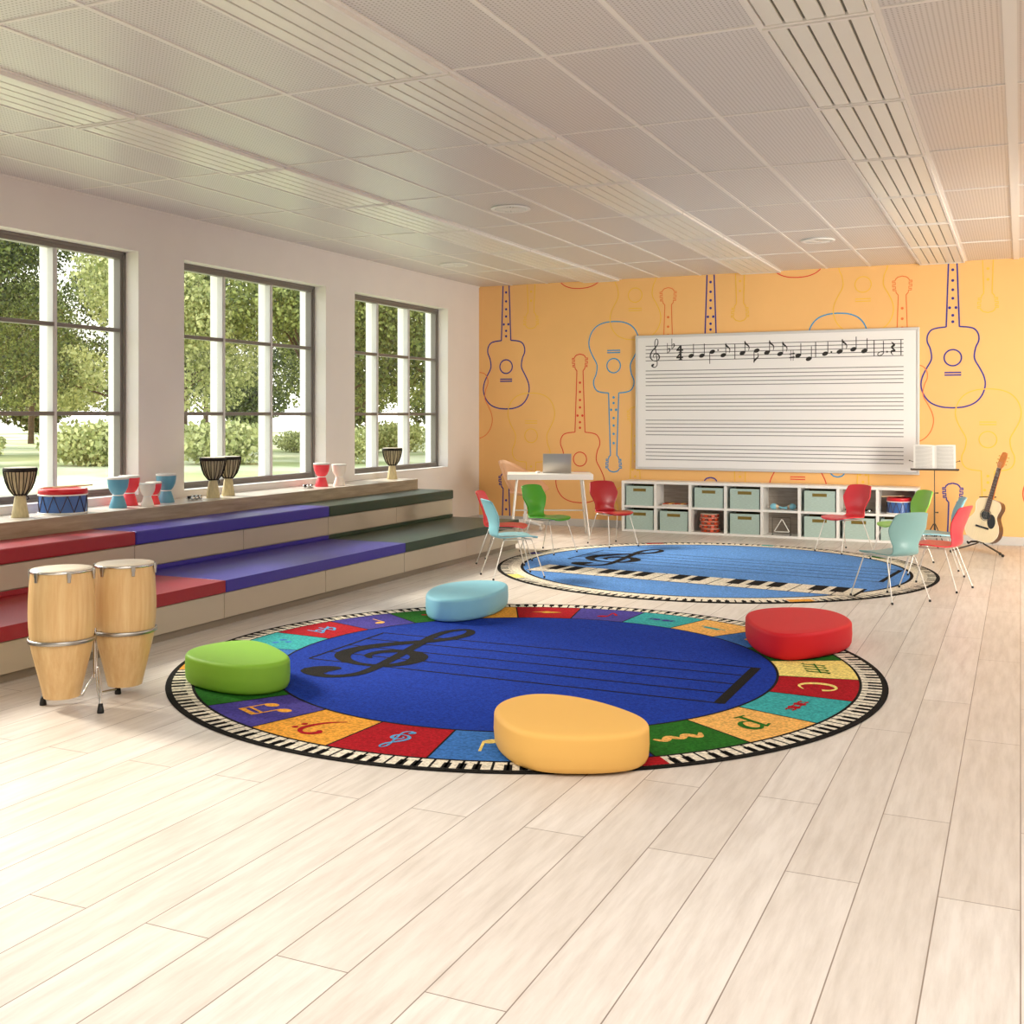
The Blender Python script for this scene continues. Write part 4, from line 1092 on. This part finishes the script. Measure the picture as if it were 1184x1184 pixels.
m = MB(); m.prism(hl[::-1], .004, .020, 0, lambda x, y, z: Vector((x, -D/2-.004+z+(y-.83)*.16, y))); hd = m.build('headstock', 'headst', t)
for sx in (-1, 1):
    for z in (.88, .92, .96):
        m = MB(); m.tube([(sx*.034, -D/2+.012+(z-.83)*.16, z), (sx*.048, -D/2+.012+(z-.83)*.16, z)], .003, 6); m.sphere((sx*.054, -D/2+.012+(z-.83)*.16, z), .009, 8, 0, (1, .5, .8)); m.build('tuning_peg', 'brass', hd)
t = thing('guitar_stand', 'dark folding guitar stand holding the acoustic guitar', 'guitar stand', (GX, GY+.11, 0), 0)
m = MB(); m.tube([(.0, .02, .08), (.10, .06, .52), (.13, .075, .62)], .009, 8); m.build('pole', 'gunmetal', t)
m = MB(); m.tube([(.12, .07, .585), (.155, -.02, .60), (.10, -.06, .60)], .006, 8); m.tube([(.12, .07, .585), (.06, -.0, .60), (.01, -.055, .60), (-.01, -.08, .60)], .006, 8); m.build('neck_yoke', 'black', t)
m = MB(); m.tube([(.0, .02, .10), (-.10, -.02, .10), (-.12, -.19, .098), (-.13, -.205, .12)], .010, 8); m.tube([(.0, .02, .10), (.10, .02, .10), (.12, -.10, .098), (.12, -.12, .12)], .010, 8); m.build('cradle', 'black', t)
for dx, dy in ((-.29, -.32), (.20, -.33), (.23, -.52)):
    m = MB(); m.tube([(0, .02, .11), (dx*.15, dy*.15, .085), (dx, dy, .022)], .008, 8); lg = m.build('leg', 'gunmetal', t)
    m = MB(); m.sphere((dx, dy, .017), .0165, 10); m.build('foot_cap', 'black', lg)

# ------------------------------------------------------------------ outdoors
b = MB(); b.box(-140, XO-.05, -70, 170, -.6, -.35); o = b.build('lawn_ground', 'grass'); struct(o)
def leaf_cloud(mb, c, rad, n, size, rnd):
    for _ in range(n):
        while True:
            x, y, z = rnd.uniform(-1, 1), rnd.uniform(-1, 1), rnd.uniform(-1, 1); d = x*x+y*y+z*z
            if .12 < d < 1: break
        p = Vector((c[0]+x*rad[0], c[1]+y*rad[1], c[2]+z*rad[2]))
        u = Vector((rnd.gauss(0, 1), rnd.gauss(0, 1), rnd.gauss(0, .6))).normalized(); v = u.orthogonal().normalized()
        a = rnd.uniform(0, 2*PI); w = u.cross(v); v2 = v*math.cos(a)+w*math.sin(a); w2 = u.cross(v2)
        s = size*rnd.uniform(.6, 1.3)
        mb.v += [tuple(p-v2*s*.5), tuple(p+w2*s*.33), tuple(p+v2*s*.5), tuple(p-w2*s*.33)]
        k = len(mb.v); mb.f.append((k-4, k-3, k-2, k-1)); mb.m.append(0); mb.sm.append(False)
def make_tree(label, seed, H, mat, spread, dens):
    rnd = random.Random(seed)
    t = thing('park_tree', label, 'tree', (0, 0, 0), 0, 'trees in the park outside the windows')
    m = MB(); m.tube([(0, 0, 0), (.05, .03, H*.25), (.0, .1, H*.5), (.1, 0, H*.8)], [.2, .15, .11, .05], 9)
    cl = [(0, 0, H*.82, H*.17)]
    for q in range(9):
        a = 2*PI*q/9+rnd.uniform(-.3, .3); zz = H*rnd.uniform(.22, .72); rr = spread*rnd.uniform(.5, .95)*(1.15-zz/H*.6)
        e = Vector((rr*math.cos(a), rr*math.sin(a), zz+H*.08))
        m.tube([(0, 0, zz*.62), tuple(e*.5+Vector((0, 0, zz*.42))), tuple(e)], [.07, .05, .02], 6)
        cl.append((e.x, e.y, e.z, H*rnd.uniform(.10, .17)))
    for q in range(6):
        a = rnd.uniform(0, 2*PI); zz = H*rnd.uniform(.45, .92); rr = spread*.45*rnd.random(); cl.append((rr*math.cos(a), rr*math.sin(a), zz, H*rnd.uniform(.12, .18)))
    m.build('trunk', 'bark', t)
    m = MB()
    for (x, y, z, r_) in cl: leaf_cloud(m, (x, y, z), (r_*1.35, r_*1.35, r_), dens, .17, rnd)
    m.build('foliage', mat, t)
    return t
TA = make_tree('tall broad mid green park tree beyond the lawn', 1, 10.5, 'leafA', 4.0, 1900)
TB = make_tree('tall dense dark green park tree beyond the lawn', 2, 12.5, 'leafB', 4.3, 2000)
TC = make_tree('pale yellow-green park tree beyond the lawn', 3, 9.0, 'leafC', 3.6, 1700)
index_kids()
used = set(); rnd = random.Random(11)
kinds = [TA, TB, TC]
labs = ['mid green', 'dense dark green', 'pale yellow-green']
GZ = -.35
spots = []
for row, (D_, n_, a0, a1) in enumerate([(50, 5, -58, -27), (64, 5, -61, -24), (79, 6, -62, -27), (95, 6, -64, -24)]):
    for q in range(n_):
        a = a0+(a1-a0)*q/(n_-1); spots.append((a, D_+rnd.uniform(-1, 1), [[0, 1, 2, 0, 1], [1, 0, 1, 0, 1], [1, 1, 0, 1, 1, 0], [1, 1, 1, 1, 1, 1]][row][q]))
cnt = {0: 0, 1: 0, 2: 0}
ordw = ['first', 'second', 'third', 'fourth', 'fifth', 'sixth', 'seventh', 'eighth', 'ninth', 'tenth', 'eleventh', 'twelfth', 'thirteenth', 'fourteenth', 'fifteenth', 'sixteenth', 'seventeenth', 'eighteenth']
for i, (a, D_, k) in enumerate(sorted(spots)):
    x, y = -D_*math.sin(R(-a)), D_*math.cos(R(a))
    lab = '%s park tree outside, %s of its colour counted from the left' % (labs[k], ordw[cnt[k]]); cnt[k] += 1
    sc = rnd.uniform(.9, 1.1)*(.93 if a < -43 else 1.2)
    if k not in used:
        o = kinds[k]; used.add(k); o.location = (x, y, GZ); o['label'] = lab
    else: o = dup(kinds[k], (x, y, GZ), rnd.uniform(0, 6.28), lab)
    o.scale = (sc, sc, sc)
m = MB(); rr = random.Random(5)
for q in range(7): leaf_cloud(m, (rr.uniform(-1.3, 1.3), rr.uniform(-.7, .7), rr.uniform(.4, .8)), (1.1, .8, .6), 420, .17, rr)
bush = m.build('park_shrub', 'leafC'); bush['category'] = 'shrub'; bush['group'] = 'low shrubs in front of the park trees'
i = 0
SHR = [(-63+5.9*q, 43.5) for q in range(7)]+[(-60+4.9*q, 56.5) for q in range(8)]
for a, D_ in sorted(SHR):
    x, y = -D_*math.sin(R(-a)), D_*math.cos(R(a))
    o = bush if i == 0 else dup(bush, (0, 0, 0), 0)
    o.location = (x, y, GZ); o.rotation_euler = (0, 0, R(-a)+.3*math.sin(i)); s_ = 1+.25*math.sin(i*2.3); o.scale = (s_, s_, s_)
    o['label'] = 'low pale green shrub outside, %s counted from the left' % ordw[i]
    i += 1

first = None
for q in range(11):
    a = -67+4.9*q; D_ = 122; x, y = -D_*math.sin(R(-a)), D_*math.cos(R(a))
    lab = 'dark bushy tree mass at the far edge of the park, %s counted from the left' % ordw[q]
    if first is None:
        m = MB(); rr = random.Random(9)
        for k in range(12): leaf_cloud(m, (rr.uniform(-3.3, 3.3), rr.uniform(-1.5, 1.5), rr.uniform(1.0, 6.0)), (1.7, 1.5, 1.7), 700, .42, rr)
        first = m.build('park_thicket', 'leafB'); tag(first, lab, 'thicket', 'dark thickets at the far park edge'); o = first
    else: o = dup(first, (0, 0, 0), 0, lab)
    o.location = (x, y, GZ); o.rotation_euler = (0, 0, R(-a))
# ------------------------------------------------------------------ light
w = bpy.data.worlds.new('sky'); SC.world = w; w.use_nodes = True
N = w.node_tree.nodes; L = w.node_tree.links
bg = N['Background']; tc = N.new('ShaderNodeTexCoord'); sx = N.new('ShaderNodeSeparateXYZ'); cr = N.new('ShaderNodeValToRGB')
L.new(tc.outputs['Generated'], sx.inputs[0]); L.new(sx.outputs['Z'], cr.inputs['Fac'])
cr.color_ramp.elements[0].position = .0; cr.color_ramp.elements[0].color = (1, .97, .90, 1)
cr.color_ramp.elements[1].position = .8; cr.color_ramp.elements[1].color = (.80, .90, 1, 1)
L.new(cr.outputs['Color'], bg.inputs['Color']); bg.inputs['Strength'].default_value = 2.8

def area(name, loc, rot, sx_, sy_, power, col, portal=False):
    l = bpy.data.lights.new(name, 'AREA'); l.shape = 'RECTANGLE'; l.size = sx_; l.size_y = sy_; l.energy = power; l.color = col
    if portal: l.cycles.is_portal = True
    o = bpy.data.objects.new(name, l); COL.objects.link(o); o.location = loc; o.rotation_euler = rot; return o
for i, (y0, y1) in enumerate(WINS):
    area('window_daylight_portal', (XO-.03, (y0+y1)/2, (ZS+ZT)/2), (0, R(-90), 0), ZT-ZS, y1-y0, 0, (1, 1, 1), True)
su = bpy.data.lights.new('sun', 'SUN'); su.energy = 7.5; su.color = (1, .90, .76); su.angle = R(14)
so = bpy.data.objects.new('sun', su); COL.objects.link(so)
dirv = Vector((1, -.08, -.60)).normalized(); so.rotation_euler = dirv.to_track_quat('-Z', 'Y').to_euler(); so.location = (-20, 15, 12)
# added fill lamps under the ceiling, out of view, to brighten the room
area('added_fill_lamp', (-.5, 1.2, CH-.05), (0, 0, 0), 5, 4, 190, (1, .95, .88))
area('added_fill_lamp', (1.8, 8.5, CH-.05), (0, 0, 0), 1.5, 6, 110, (1, .95, .88))

lo = area('added_side_lamp', (3.9, 8.4, 1.3), (0, 0, 0), 2.4, 3.4, 235, (1, .93, .82))  # added unseen lamp by the right wall, brightens the orange wall
lo.rotation_euler = Vector((-.66, .75, .02)).to_track_quat('-Z', 'Y').to_euler()
lo.data.spread = R(100)
# ------------------------------------------------------------------ camera
cd = bpy.data.cameras.new('camera'); co = bpy.data.objects.new('camera', cd); COL.objects.link(co)
co.location = (0, 0, 1.5); co.rotation_euler = (PI/2, 0, math.atan((1180-592)/1285))
cd.sensor_width = 36; cd.lens = 1285/1184*36; cd.shift_y = -112/1184
cd.clip_end = 500
SC.camera = co
SC.view_settings.view_transform = 'Standard'
SC.view_settings.exposure = 0.0
